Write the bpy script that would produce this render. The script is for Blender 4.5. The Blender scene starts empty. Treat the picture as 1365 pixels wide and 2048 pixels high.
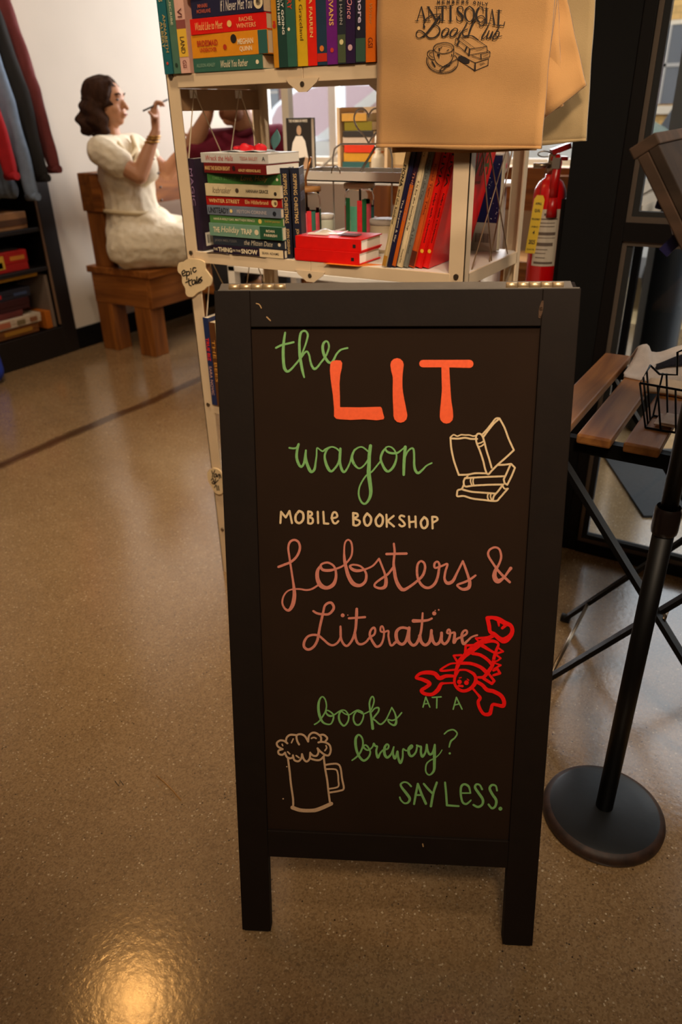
import bpy, bmesh, math, random
from mathutils import Vector, Matrix, Euler, noise as mnoise
random.seed(7)
R_ = math.radians
SC = bpy.context.scene
COL = SC.collection
# ------------------------------------------------------------------ camera, world, light, exposure
CAM = Vector((0.0, 0.0, 1.25))
RIGHT = Vector((0.853338, 0.520927, -0.021193)).normalized()
FWD = Vector((-0.466466, 0.744706, -0.477307)).normalized()
RIGHT = (RIGHT - FWD * RIGHT.dot(FWD)).normalized()
UP = RIGHT.cross(FWD)
FPX = 1473.34
cd = bpy.data.cameras.new('camera')
cam = bpy.data.objects.new('camera', cd); COL.objects.link(cam)
cd.sensor_fit = 'VERTICAL'; cd.sensor_height = 36.0; cd.lens = FPX / 2048 * 36.0
cd.clip_start = 0.02; cd.clip_end = 200
bk = -FWD
cam.matrix_world = Matrix(((RIGHT.x, UP.x, bk.x, CAM.x), (RIGHT.y, UP.y, bk.y, CAM.y), (RIGHT.z, UP.z, bk.z, CAM.z), (0, 0, 0, 1)))
cd.dof.use_dof = True; cd.dof.focus_distance = 1.22; cd.dof.aperture_fstop = 4.5
SC.camera = cam
SC.view_settings.view_transform = 'Standard'; SC.view_settings.look = 'None'
SC.view_settings.exposure = 0.0; SC.view_settings.gamma = 1.0
try: SC.view_settings.use_curve_mapping = False
except Exception: pass
SC.cycles.use_denoising = True
SC.cycles.max_bounces = 8; SC.cycles.diffuse_bounces = 3; SC.cycles.glossy_bounces = 4
SC.cycles.transmission_bounces = 8; SC.cycles.transparent_max_bounces = 8
SC.cycles.sample_clamp_indirect = 6.0
SC.cycles.caustics_reflective = False; SC.cycles.caustics_refractive = False
w = bpy.data.worlds.new('overcast_sky'); SC.world = w; w.use_nodes = True
bgn = w.node_tree.nodes['Background']; bgn.inputs[0].default_value = (0.86, 0.93, 1.0, 1); bgn.inputs[1].default_value = 2.5

def light(name, kind, loc, aim, energy, col, size=None, size_y=None, spread=None, angle=None, blend=.6):
    l = bpy.data.lights.new(name, kind); l.energy = energy; l.color = col
    o = bpy.data.objects.new(name, l); COL.objects.link(o); o.location = loc
    if aim is not None:
        o.rotation_euler = (Vector(aim) - Vector(loc)).to_track_quat('-Z', 'Y').to_euler()
    if kind == 'AREA':
        l.size = size
        if size_y: l.shape = 'RECTANGLE'; l.size_y = size_y
        if spread: l.spread = R_(spread)
    else:
        l.shadow_soft_size = size or .05
        if kind == 'SPOT': l.spot_size = R_(angle); l.spot_blend = blend
    return o
WARM = (1.0, 0.79, 0.56); DAY = (0.98, 0.97, 1.0)
light('window_daylight', 'AREA', (-2.35, 4.93, 1.75), (-2.6, 2.4, 0.6), 100, DAY, 2.4, 1.5)
light('ceiling_light_books', 'SPOT', (0.45, -0.55, 2.95), (-0.72, 1.22, 1.02), 255, WARM, .20, angle=52, blend=1.0)
light('cover_fill_spot', 'SPOT', (1.5, 0.35, 1.95), (-0.66, 1.56, 1.03), 120, (1, .86, .7), .08, angle=24, blend=1.0)  # added fill from the right to brighten the red cover; no lamp hangs here
light('soft_fill_area', 'AREA', (0.1, -0.8, 3.02), (-0.8, 0.9, 0.6), 24, WARM, 1.6, 1.2)  # added soft fill for the shelf front; no ceiling fixture is built
light('cart_fill_spot', 'SPOT', (-2.3, 0.9, 2.5), (-1.36, 2.2, .98), 150, (1, .88, .74), .10, angle=30, blend=1.0)  # added fill aimed past the shelf to brighten the cart fronts
light('ceiling_light_aisle', 'SPOT', (-2.19, 1.29, 2.95), (-2.2, 1.5, 0), 24, (1.0, .48, .13), .06, angle=120, blend=1.0)
light('ceiling_light_near', 'SPOT', (-1.60, 0.95, 2.95), (-1.95, 1.75, 0), 165, (1.0, .80, .54), .12, angle=76, blend=1.0)
light('ceiling_light_wall', 'SPOT', (-2.3, 2.2, 2.85), (-3.4, 3.2, 0.9), 34, (1, .86, .7), .12, angle=110, blend=1.0)
light('ceiling_light_table', 'SPOT', (0.25, 0.7, 2.9), (-0.05, 1.6, 0.6), 66, (1, .84, .66), .12, angle=60, blend=1.0)
light('ceiling_light_clothes', 'SPOT', (-2.5, 1.7, 2.9), (-3.9, 2.8, 1.2), 46, (1, .8, .62), .12, angle=70, blend=1.0)

# ------------------------------------------------------------------ photo survey: where a photo point lies on a known plane of the place
def ray(px, py): return FWD + RIGHT * ((px - 682.5) / FPX) - UP * ((py - 1024) / FPX)
def PX(px, py, v): d = ray(px, py); return CAM + d * ((v - CAM.x) / d.x)
def PY(px, py, v): d = ray(px, py); return CAM + d * ((v - CAM.y) / d.y)
def PZ(px, py, v): d = ray(px, py); return CAM + d * ((v - CAM.z) / d.z)
def PP(px, py, o, n): d = ray(px, py); return CAM + d * ((Vector(o) - CAM).dot(n) / d.dot(n))

# ------------------------------------------------------------------ materials
def lin(h):
    h = h.lstrip('#'); c = [int(h[i:i + 2], 16) / 255 for i in (0, 2, 4)]
    return tuple(x / 12.92 if x <= .04045 else ((x + .055) / 1.055) ** 2.4 for x in c) + (1,)
MATS = {}
def mat(name, hexc, rough=.6, metal=0, noise=0, nscale=40, bump=0, bscale=200, spec=.5, stretch=None, hex2=None, sheen=0, emit=None):
    if name in MATS: return MATS[name]
    m = bpy.data.materials.new(name); m.use_nodes = True; MATS[name] = m
    nt = m.node_tree; b = nt.nodes['Principled BSDF']; c = lin(hexc)
    b.inputs['Base Color'].default_value = c; b.inputs['Roughness'].default_value = rough
    b.inputs['Metallic'].default_value = metal; b.inputs['Specular IOR Level'].default_value = spec
    if sheen: b.inputs['Sheen Weight'].default_value = sheen
    if emit: b.inputs['Emission Color'].default_value = c; b.inputs['Emission Strength'].default_value = emit
    if noise or bump:
        tc = nt.nodes.new('ShaderNodeTexCoord'); mp = nt.nodes.new('ShaderNodeMapping')
        nt.links.new(tc.outputs['Object'], mp.inputs[0])
        if stretch: mp.inputs['Scale'].default_value = stretch
    if noise:
        n = nt.nodes.new('ShaderNodeTexNoise'); n.inputs['Scale'].default_value = nscale; n.inputs['Detail'].default_value = 5
        nt.links.new(mp.outputs[0], n.inputs[0])
        rp = nt.nodes.new('ShaderNodeValToRGB'); nt.links.new(n.outputs[0], rp.inputs[0])
        c2 = lin(hex2) if hex2 else tuple(x * (1 - noise) for x in c[:3]) + (1,)
        c1 = c if hex2 else tuple(min(1, x * (1 + noise * .6)) for x in c[:3]) + (1,)
        rp.color_ramp.elements[0].position = .3; rp.color_ramp.elements[1].position = .7
        rp.color_ramp.elements[0].color = c2; rp.color_ramp.elements[1].color = c1
        nt.links.new(rp.outputs[0], b.inputs['Base Color'])
    if bump:
        n2 = nt.nodes.new('ShaderNodeTexNoise'); n2.inputs['Scale'].default_value = bscale; n2.inputs['Detail'].default_value = 3
        nt.links.new(mp.outputs[0], n2.inputs[0])
        bp = nt.nodes.new('ShaderNodeBump'); bp.inputs['Strength'].default_value = bump; bp.inputs['Distance'].default_value = .004
        nt.links.new(n2.outputs[0], bp.inputs['Height']); nt.links.new(bp.outputs[0], b.inputs['Normal'])
    return m
def glassmat(name, col=(1, 1, 1, 1), ior=1.45, rough=0.0, thin=False):
    m = bpy.data.materials.new(name); m.use_nodes = True; MATS[name] = m
    nt = m.node_tree; b = nt.nodes['Principled BSDF']
    if thin:
        nt.nodes.remove(b); out = nt.nodes['Material Output']
        t = nt.nodes.new('ShaderNodeBsdfTransparent'); g = nt.nodes.new('ShaderNodeBsdfGlossy'); mx = nt.nodes.new('ShaderNodeMixShader')
        t.inputs[0].default_value = col; g.inputs['Roughness'].default_value = rough
        fr = nt.nodes.new('ShaderNodeFresnel'); fr.inputs[0].default_value = ior
        nt.links.new(fr.outputs[0], mx.inputs[0]); nt.links.new(t.outputs[0], mx.inputs[1]); nt.links.new(g.outputs[0], mx.inputs[2])
        nt.links.new(mx.outputs[0], out.inputs[0])
    else:
        b.inputs['Base Color'].default_value = col; b.inputs['Transmission Weight'].default_value = 1
        b.inputs['Roughness'].default_value = rough; b.inputs['IOR'].default_value = ior
    return m
def floor_material():
    m = bpy.data.materials.new('polished_concrete'); m.use_nodes = True; nt = m.node_tree; N = nt.nodes; L = nt.links
    b = N['Principled BSDF']; tc = N.new('ShaderNodeTexCoord')
    def noise(s, d=4, r=.55):
        n = N.new('ShaderNodeTexNoise'); n.inputs['Scale'].default_value = s; n.inputs['Detail'].default_value = d; n.inputs['Roughness'].default_value = r
        L.new(tc.outputs['Object'], n.inputs[0]); return n
    def ramp(src, stops):
        r = N.new('ShaderNodeValToRGB'); L.new(src, r.inputs[0]); e = r.color_ramp.elements
        e[0].position, e[0].color = stops[0]; e[1].position, e[1].color = stops[1]
        for p, c in stops[2:]:
            x = e.new(p); x.color = c
        return r
    def mix(fac, a, bb, mode='MIX'):
        x = N.new('ShaderNodeMix'); x.data_type = 'RGBA'; x.blend_type = mode
        if isinstance(fac, float): x.inputs[0].default_value = fac
        else: L.new(fac, x.inputs[0])
        for i, v in ((6, a), (7, bb)):
            if isinstance(v, tuple): x.inputs[i].default_value = v
            else: L.new(v, x.inputs[i])
        return x.outputs[2]
    big = ramp(noise(1.3, 6).outputs[0], [(.32, lin('#7b6040')), (.7, lin('#a3845c'))])
    mid = ramp(noise(9, 5).outputs[0], [(.35, lin('#8a6e4b')), (.68, lin('#a98a63'))])
    c = mix(.45, big.outputs[0], mid.outputs[0])
    v = N.new('ShaderNodeTexVoronoi'); v.inputs['Scale'].default_value = 330; L.new(tc.outputs['Object'], v.inputs[0])
    stone = ramp(v.outputs['Color'], [(.0, lin('#4a3520')), (.42, lin('#8e6e49')), (.90, lin('#a98a64')), (.94, lin('#ecd6b0'))])
    c = mix(.55, c, stone.outputs[0])
    v2 = N.new('ShaderNodeTexVoronoi'); v2.inputs['Scale'].default_value = 120; L.new(tc.outputs['Object'], v2.inputs[0])
    chip = ramp(v2.outputs['Distance'], [(.14, (1, 1, 1, 1)), (.26, (0, 0, 0, 1))])
    chipc = ramp(v2.outputs['Color'], [(.3, lin('#3a2a1a')), (.75, lin('#dcc4a0'))])
    gate = ramp(noise(30, 2).outputs[0], [(.48, (0, 0, 0, 1)), (.60, (1, 1, 1, 1))])
    mm = N.new('ShaderNodeMath'); mm.operation = 'MULTIPLY'; L.new(chip.outputs[0], mm.inputs[0]); L.new(gate.outputs[0], mm.inputs[1])
    c = mix(mm.outputs[0], c, chipc.outputs[0])
    # saw-cut joint along the room at x = -2.66, wandering a little, with a darker stained band beside it
    sx = N.new('ShaderNodeSeparateXYZ'); L.new(tc.outputs['Object'], sx.inputs[0])
    nz = noise(2.2, 5)
    a1 = N.new('ShaderNodeMath'); a1.operation = 'MULTIPLY_ADD'; L.new(nz.outputs[0], a1.inputs[0]); a1.inputs[1].default_value = .10; L.new(sx.outputs[0], a1.inputs[2])
    a2 = N.new('ShaderNodeMath'); a2.operation = 'ADD'; L.new(a1.outputs[0], a2.inputs[0]); a2.inputs[1].default_value = 2.66 - .05
    a3 = N.new('ShaderNodeMath'); a3.operation = 'ABSOLUTE'; L.new(a2.outputs[0], a3.inputs[0])
    jn = ramp(a3.outputs[0], [(.010, (.95, .95, .95, 1)), (.030, (.62, .62, .62, 1)), (.040, (0, 0, 0, 1))])
    c = mix(jn.outputs[0], c, lin('#4a301c'))
    L.new(c, b.inputs['Base Color'])
    rg = ramp(noise(3, 5).outputs[0], [(.3, (.13, .13, .13, 1)), (.75, (.24, .24, .24, 1))]); L.new(rg.outputs[0], b.inputs['Roughness'])
    b.inputs['Specular IOR Level'].default_value = 1.0
    b.inputs['Coat Weight'].default_value = .6; b.inputs['Coat Roughness'].default_value = .15; b.inputs['Coat IOR'].default_value = 1.55
    bp = N.new('ShaderNodeBump'); bp.inputs['Strength'].default_value = .20; bp.inputs['Distance'].default_value = .002
    L.new(noise(70, 3).outputs[0], bp.inputs['Height']); L.new(bp.outputs[0], b.inputs['Normal'])
    return m
def wood(name, h1, h2, stretch=(1, 12, 12), scale=3, rough=.5, bump=.15, spec=.4):
    m = bpy.data.materials.new(name); m.use_nodes = True; MATS[name] = m; nt = m.node_tree; N = nt.nodes; L = nt.links; b = N['Principled BSDF']
    tc = N.new('ShaderNodeTexCoord'); mp = N.new('ShaderNodeMapping'); mp.inputs['Scale'].default_value = stretch; L.new(tc.outputs['Object'], mp.inputs[0])
    n = N.new('ShaderNodeTexNoise'); n.inputs['Scale'].default_value = scale; n.inputs['Detail'].default_value = 8; n.inputs['Distortion'].default_value = .8; L.new(mp.outputs[0], n.inputs[0])
    r = N.new('ShaderNodeValToRGB'); L.new(n.outputs[0], r.inputs[0]); e = r.color_ramp.elements
    e[0].position, e[0].color = .3, lin(h2); e[1].position, e[1].color = .68, lin(h1)
    L.new(r.outputs[0], b.inputs['Base Color']); b.inputs['Roughness'].default_value = rough; b.inputs['Specular IOR Level'].default_value = spec
    bp = N.new('ShaderNodeBump'); bp.inputs['Strength'].default_value = bump; bp.inputs['Distance'].default_value = .002
    L.new(n.outputs[0], bp.inputs['Height']); L.new(bp.outputs[0], b.inputs['Normal'])
    return m

# ------------------------------------------------------------------ mesh helpers
class MB:
    def __init__(s): s.bm = bmesh.new()
    def add(s, verts, faces, mi=0):
        vs = [s.bm.verts.new(v) for v in verts]
        for f in faces:
            try:
                fc = s.bm.faces.new([vs[i] for i in f]); fc.material_index = mi
            except ValueError: pass
        return s
    def box(s, a, b, M=None, mi=0, bev=0):
        x0, y0, z0 = a; x1, y1, z1 = b
        if x0 > x1: x0, x1 = x1, x0
        if y0 > y1: y0, y1 = y1, y0
        if z0 > z1: z0, z1 = z1, z0
        t = bmesh.new(); bmesh.ops.create_cube(t, size=1)
        bmesh.ops.transform(t, matrix=Matrix.Translation(((x0 + x1) / 2, (y0 + y1) / 2, (z0 + z1) / 2)) @ Matrix.Diagonal((x1 - x0, y1 - y0, z1 - z0, 1)), verts=t.verts)
        if bev: bmesh.ops.bevel(t, geom=t.edges[:], offset=min(bev, (x1 - x0) * .45, (y1 - y0) * .45, (z1 - z0) * .45), segments=2, affect='EDGES', profile=.5)
        return s.take(t, M, mi)
    def take(s, t, M=None, mi=0):
        if M is not None: bmesh.ops.transform(t, matrix=M, verts=t.verts)
        vm = {v: s.bm.verts.new(v.co) for v in t.verts}
        for f in t.faces:
            try:
                n = s.bm.faces.new([vm[v] for v in f.verts]); n.material_index = mi; n.smooth = f.smooth
            except ValueError: pass
        t.free(); return s
    def cyl(s, p, q, r, r2=None, n=20, mi=0, smooth=True, caps=True):
        p, q = Vector(p), Vector(q); r2 = r if r2 is None else r2
        d = (q - p); L = d.length; t = bmesh.new()
        bmesh.ops.create_cone(t, cap_ends=caps, segments=n, radius1=r, radius2=r2, depth=L)
        for f in t.faces: f.smooth = smooth and len(f.verts) == 4
        M = Matrix.Translation((p + q) / 2) @ d.to_track_quat('Z', 'Y').to_matrix().to_4x4()
        return s.take(t, M, mi)
    def bar(s, p, q, wx, wy, up=(0, 0, 1), mi=0):
        p, q = Vector(p), Vector(q); d = (q - p).normalized(); u = Vector(up)
        if abs(d.dot(u)) > .98: u = Vector((0, 1, 0))
        a = d.cross(u).normalized(); b = a.cross(d).normalized()
        vs = []
        for c in (p, q):
            for i, j in ((-1, -1), (1, -1), (1, 1), (-1, 1)): vs.append(c + a * wx / 2 * i + b * wy / 2 * j)
        return s.add(vs, [(3, 2, 1, 0), (4, 5, 6, 7), (0, 1, 5, 4), (1, 2, 6, 5), (2, 3, 7, 6), (3, 0, 4, 7)], mi)
    def tube(s, pts, r, n=8, closed=False, mi=0, smooth=True):
        pts = [Vector(p) for p in pts]; N = len(pts); rings = []
        rr = r if isinstance(r, (list, tuple)) else [r] * N
        prev = None
        for i, p in enumerate(pts):
            a = pts[i - 1] if (i > 0 or closed) else p; b = pts[(i + 1) % N] if (i < N - 1 or closed) else p
            d = (b - a)
            d = d.normalized() if d.length > 1e-9 else Vector((0, 0, 1))
            if prev is None:
                u = Vector((0, 0, 1)) if abs(d.z) < .9 else Vector((1, 0, 0)); x = d.cross(u).normalized()
            else: x = (prev - d * prev.dot(d)).normalized()
            prev = x; y = d.cross(x)
            rings.append([s.bm.verts.new(p + (x * math.cos(2 * math.pi * k / n) + y * math.sin(2 * math.pi * k / n)) * rr[i]) for k in range(n)])
        M = N if closed else N - 1
        for i in range(M):
            A, B = rings[i], rings[(i + 1) % N]
            for k in range(n):
                f = s.bm.faces.new((A[k], A[(k + 1) % n], B[(k + 1) % n], B[k])); f.smooth = smooth; f.material_index = mi
        if not closed:
            s.bm.faces.new(rings[0][::-1]).material_index = mi; s.bm.faces.new(rings[-1]).material_index = mi
        return s
    def lathe(s, prof, n=32, c=(0, 0, 0), mi=0):
        rings = []
        for r, z in prof:
            if r < 1e-6: rings.append([s.bm.verts.new((c[0], c[1], c[2] + z))])
            else: rings.append([s.bm.verts.new((c[0] + r * math.cos(2 * math.pi * k / n), c[1] + r * math.sin(2 * math.pi * k / n), c[2] + z)) for k in range(n)])
        for A, B in zip(rings, rings[1:]):
            for k in range(n):
                k2 = (k + 1) % n
                if len(A) == 1 and len(B) == 1: continue
                if len(A) == 1: f = (A[0], B[k2], B[k])
                elif len(B) == 1: f = (A[k], A[k2], B[0])
                else: f = (A[k], A[k2], B[k2], B[k])
                f = s.bm.faces.new(f); f.smooth = True; f.material_index = mi
        return s
    def prism(s, poly, o, u, v, t, mi=0):
        """polygon (2D) extruded by t along u x v from plane o,u,v"""
        o, u, v = Vector(o), Vector(u), Vector(v); n = u.cross(v).normalized()
        A = [o + u * a + v * b for a, b in poly]; B = [p + n * t for p in A]; k = len(poly)
        return s.add(A + B, [tuple(range(k))[::-1], tuple(range(k, 2 * k))] + [(i, (i + 1) % k, k + (i + 1) % k, k + i) for i in range(k)], mi)
    def sheet(s, fn, nu, nv, thick=0, mi=0):
        g = [[s.bm.verts.new(fn(i / nu, j / nv)) for j in range(nv + 1)] for i in range(nu + 1)]
        fs = []
        for i in range(nu):
            for j in range(nv):
                f = s.bm.faces.new((g[i][j], g[i + 1][j], g[i + 1][j + 1], g[i][j + 1])); f.smooth = True; f.material_index = mi; fs.append(f)
        if thick: bmesh.ops.recalc_face_normals(s.bm, faces=fs); bmesh.ops.solidify(s.bm, geom=fs, thickness=thick)
        return s
    def slab(s, fn, off, nu, nv, mi=0):
        off = Vector(off); A = [[s.bm.verts.new(fn(i / nu, j / nv)) for j in range(nv + 1)] for i in range(nu + 1)]
        B = [[s.bm.verts.new(v.co + off) for v in row] for row in A]
        q = lambda *v: setattr(s.bm.faces.new(v), 'smooth', True)
        for i in range(nu):
            for j in range(nv):
                q(A[i][j], A[i + 1][j], A[i + 1][j + 1], A[i][j + 1]); q(B[i][j], B[i][j + 1], B[i + 1][j + 1], B[i + 1][j])
        for i in range(nu):
            q(A[i][0], B[i][0], B[i + 1][0], A[i + 1][0]); q(A[i][nv], A[i + 1][nv], B[i + 1][nv], B[i][nv])
        for j in range(nv):
            q(A[0][j], A[0][j + 1], B[0][j + 1], B[0][j]); q(A[nu][j], B[nu][j], B[nu][j + 1], A[nu][j + 1])
        return s
    def build(s, name, m, parent=None, recalc=True, origin=None):
        if recalc: bmesh.ops.recalc_face_normals(s.bm, faces=s.bm.faces[:])
        me = bpy.data.meshes.new(name); s.bm.to_mesh(me); s.bm.free()
        return link(name, me, m, parent, origin)
def link(name, me, m, parent=None, origin=None):
    for x in (m if isinstance(m, (list, tuple)) else [m]): me.materials.append(x)
    o = bpy.data.objects.new(name, me); COL.objects.link(o)
    if parent is not None:
        inv = wm(parent).inverted()
        me.transform(inv); o.parent = parent
    elif len(me.vertices):
        if origin is None:
            xs = [v.co for v in me.vertices]
            origin = Vector(((min(v.x for v in xs) + max(v.x for v in xs)) / 2, (min(v.y for v in xs) + max(v.y for v in xs)) / 2, min(v.z for v in xs)))
        origin = Vector(origin); me.transform(Matrix.Translation(-origin)); o.location = origin
    return o
def wm(o):
    M = o.matrix_basis.copy()
    return wm(o.parent) @ M if o.parent else M
def tag(o, label, cat, group=None, kind=None):
    if label: o['label'] = label
    if cat: o['category'] = cat
    if group: o['group'] = group
    if kind: o['kind'] = kind
    return o
def thing(name, label, cat, loc=(0, 0, 0), rot=None, group=None, kind=None):
    o = bpy.data.objects.new(name, None); COL.objects.link(o); o.empty_display_size = .05
    M = Matrix.Translation(loc)
    if rot is not None: M = M @ (rot.to_4x4() if isinstance(rot, Matrix) else Euler(rot).to_matrix().to_4x4())
    o.matrix_basis = M
    return tag(o, label, cat, group, kind)
def struct(name, mb, m): o = mb.build(name, m); o['kind'] = 'structure'; return o
def local(parent, mb):
    """mesh given in the parent's own frame"""
    bmesh.ops.transform(mb.bm, matrix=wm(parent), verts=mb.bm.verts); return mb

class Blob:
    """union of rounded pieces grown into one continuous skin"""
    def __init__(s): s.bm = bmesh.new()
    def cap(s, p, r, q, r2, sc=(1, 1, 1)):
        t = bmesh.new()
        for c, rad in ((p, r), (q, r2)):
            k = bmesh.new(); bmesh.ops.create_icosphere(k, subdivisions=2, radius=1)
            bmesh.ops.transform(k, matrix=Matrix.Translation(c) @ Matrix.Diagonal((rad * sc[0], rad * sc[1], rad * sc[2], 1)), verts=k.verts)
            for v in k.verts: t.verts.new(v.co)
            k.free()
        bmesh.ops.convex_hull(t, input=t.verts)
        s._t(t); return s
    def chain(s, pts, rs, sc=(1, 1, 1)):
        for i in range(len(pts) - 1): s.cap(pts[i], rs[i], pts[i + 1], rs[i + 1], sc)
        return s
    def ell(s, c, r, rot=(0, 0, 0)):
        k = bmesh.new(); bmesh.ops.create_icosphere(k, subdivisions=3, radius=1)
        bmesh.ops.transform(k, matrix=Matrix.Translation(c) @ Euler(rot).to_matrix().to_4x4() @ Matrix.Diagonal((r[0], r[1], r[2], 1)), verts=k.verts)
        s._t(k); return s
    def _t(s, t):
        vm = {v: s.bm.verts.new(v.co) for v in t.verts}
        for f in t.faces:
            try: s.bm.faces.new([vm[v] for v in f.verts])
            except ValueError: pass
        t.free()
    def build(s, name, m, voxel=.008, smooth=6, parent=None, warp=None, origin=None):
        bmesh.ops.recalc_face_normals(s.bm, faces=s.bm.faces[:])
        me = bpy.data.meshes.new(name); s.bm.to_mesh(me); s.bm.free()
        tmp = bpy.data.objects.new('tmp', me); COL.objects.link(tmp)
        r = tmp.modifiers.new('r', 'REMESH'); r.mode = 'VOXEL'; r.voxel_size = voxel; r.use_smooth_shade = True
        if smooth: k = tmp.modifiers.new('s', 'SMOOTH'); k.iterations = smooth; k.factor = .5
        dg = bpy.context.evaluated_depsgraph_get(); dg.update()
        out = bpy.data.meshes.new_from_object(tmp.evaluated_get(dg)); out.name = name
        bpy.data.objects.remove(tmp); bpy.data.meshes.remove(me)
        if warp:
            for v in out.vertices: v.co = warp(v.co.copy())
        for p in out.polygons: p.use_smooth = True
        out.materials.clear()
        return link(name, out, m, parent, origin)

# text -> flat mesh in the XY plane
_tc = {}
def text_verts(s, bold=0, shear=0):
    k = (s, bold, shear)
    if k in _tc: return _tc[k]
    c = bpy.data.curves.new('t', 'FONT'); c.body = s; c.size = 1; c.offset = bold; c.shear = shear; c.resolution_u = 2; c.fill_mode = 'FRONT'
    o = bpy.data.objects.new('t', c); COL.objects.link(o)
    dg = bpy.context.evaluated_depsgraph_get(); dg.update()
    me = bpy.data.meshes.new_from_object(o.evaluated_get(dg))
    V = [v.co.to_2d() for v in me.vertices]; F = [tuple(p.vertices) for p in me.polygons]
    bpy.data.objects.remove(o); bpy.data.curves.remove(c); bpy.data.meshes.remove(me)
    if V:
        x0 = min(v.x for v in V); x1 = max(v.x for v in V)
        y0 = min(v.y for v in V); y1 = max(v.y for v in V)
        up = any(ch.isupper() or ch.isdigit() or ch in 'bdfhklt' for ch in s); lo = any(ch in 'gjpqy,' for ch in s)
        V = [Vector(((v.x - x0) / (x1 - x0), (v.y - y0) / max(1e-6, y1 - y0))) for v in V]
    _tc[k] = (V, F, (x1 - x0) / max(1e-6, y1 - y0)); return _tc[k]
def put_text(mb, s, o, u, v, wdt, hgt, bold=.0, shear=0, mi=0):
    """text filling the rectangle o + [0,wdt]u + [0,hgt]v"""
    V, F, asp = text_verts(s, bold, shear); o, u, v = Vector(o), Vector(u), Vector(v)
    mb.add([o + u * (p.x * wdt) + v * (p.y * hgt) for p in V], F, mi)

# brush strokes: points in a crop of the photo, mapped on to the surface that carries them
def smooth_pts(P, step=6):
    out = []; n = len(P)
    for i in range(n - 1):
        p0 = P[max(i - 1, 0)]; p1 = P[i]; p2 = P[i + 1]; p3 = P[min(i + 2, n - 1)]
        for k in range(step):
            t = k / step
            out.append([.5 * ((2 * b) + (c - a) * t + (2 * a - 5 * b + 4 * c - d) * t * t + (3 * b - a - 3 * c + d) * t ** 3) for a, b, c, d in zip(p0, p1, p2, p3)])
    out.append(list(P[-1])); return out
HG = [0]
def stroke(mb, P, f, mapfn, wd=20, sharp=False, mi=0, wmul=1.0):
    ox, oy, s = f; Q = []; lw = wd
    for p in P:
        lw = p[2] if len(p) > 2 else lw
        Q.append((p[0], p[1], lw))
    Q = [list(q) for q in Q]
    S = Q if sharp else smooth_pts(Q)
    n = len(S); A = []
    mp = lambda x, y: mapfn(ox + x / s, oy + y / s)
    if sharp:
        for (x0, y0, w0), (x1, y1, w1) in zip(S, S[1:]):
            dx, dy = x1 - x0, y1 - y0; l = math.hypot(dx, dy) or 1; nx, ny = -dy / l, dx / l
            w0 *= wmul; w1 *= wmul; HG[0] += 7
            mb.add([mp(x0 + nx * w0 / 2, y0 + ny * w0 / 2), mp(x1 + nx * w1 / 2, y1 + ny * w1 / 2), mp(x1 - nx * w1 / 2, y1 - ny * w1 / 2), mp(x0 - nx * w0 / 2, y0 - ny * w0 / 2)], [(0, 1, 2, 3)], mi)
        ends = S
    else:
        V = []
        for i in range(n):
            HG[0] += 1
            a = S[max(i - 1, 0)]; b = S[min(i + 1, n - 1)]; dx, dy = b[0] - a[0], b[1] - a[1]; l = math.hypot(dx, dy) or 1
            nx, ny = -dy / l, dx / l; h = max(S[i][2], 2) * wmul / 2
            V += [mp(S[i][0] + nx * h, S[i][1] + ny * h), mp(S[i][0] - nx * h, S[i][1] - ny * h)]
        mb.add(V, [(2 * i, 2 * i + 2, 2 * i + 3, 2 * i + 1) for i in range(n - 1)], mi)
        ends = [S[0], S[-1]] + [S[i * 6] for i in range(1, len(Q) - 1)]
    for x, y, ww in ends: dot(mb, x, y, ww / 2 * wmul, f, mapfn, mi)
def dot(mb, x, y, r, f, mapfn, mi=0, n=12):
    ox, oy, s = f; HG[0] += 11
    mb.add([mapfn(ox + (x + r * math.cos(2 * math.pi * k / n)) / s, oy + (y + r * math.sin(2 * math.pi * k / n)) / s) for k in range(n)], [tuple(range(n))], mi)
# ------------------------------------------------------------------ common materials
M_WHITEWALL = mat('painted_wall', '#d3c8b8', .85, noise=.04, nscale=3, bump=.04, bscale=90)
M_DARKWALL = mat('dark_wall', '#7a6552', .8)
M_CEIL = mat('ceiling_paint', '#8f7c66', .9)
M_BLACK = mat('black_paint', '#040303', .65, bump=.03, bscale=120, spec=.2)
M_BLACKM = mat('black_metal', '#090706', .48, 0, spec=.25)
M_DOORF = mat('door_metal', '#080403', .5, spec=.2)
M_BEAD = mat('door_bead', '#6b5f55', .35, .6)
M_GASKET = mat('rubber_gasket', '#080706', .7)
M_PANE = glassmat('window_glass', (.96, .97, .97, 1), 1.35, .0, thin=True)
M_CREAM = mat('cream_metal', '#d8bd9a', .5, .0, noise=.05, nscale=14, bump=.02, bscale=60)
M_WHITEM = mat('white_metal', '#e6ddd0', .45)
M_STEEL = mat('steel', '#8a7a66', .3, .9)
M_BRASS = mat('brass', '#f0cfa0', .42, .8)
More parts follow.
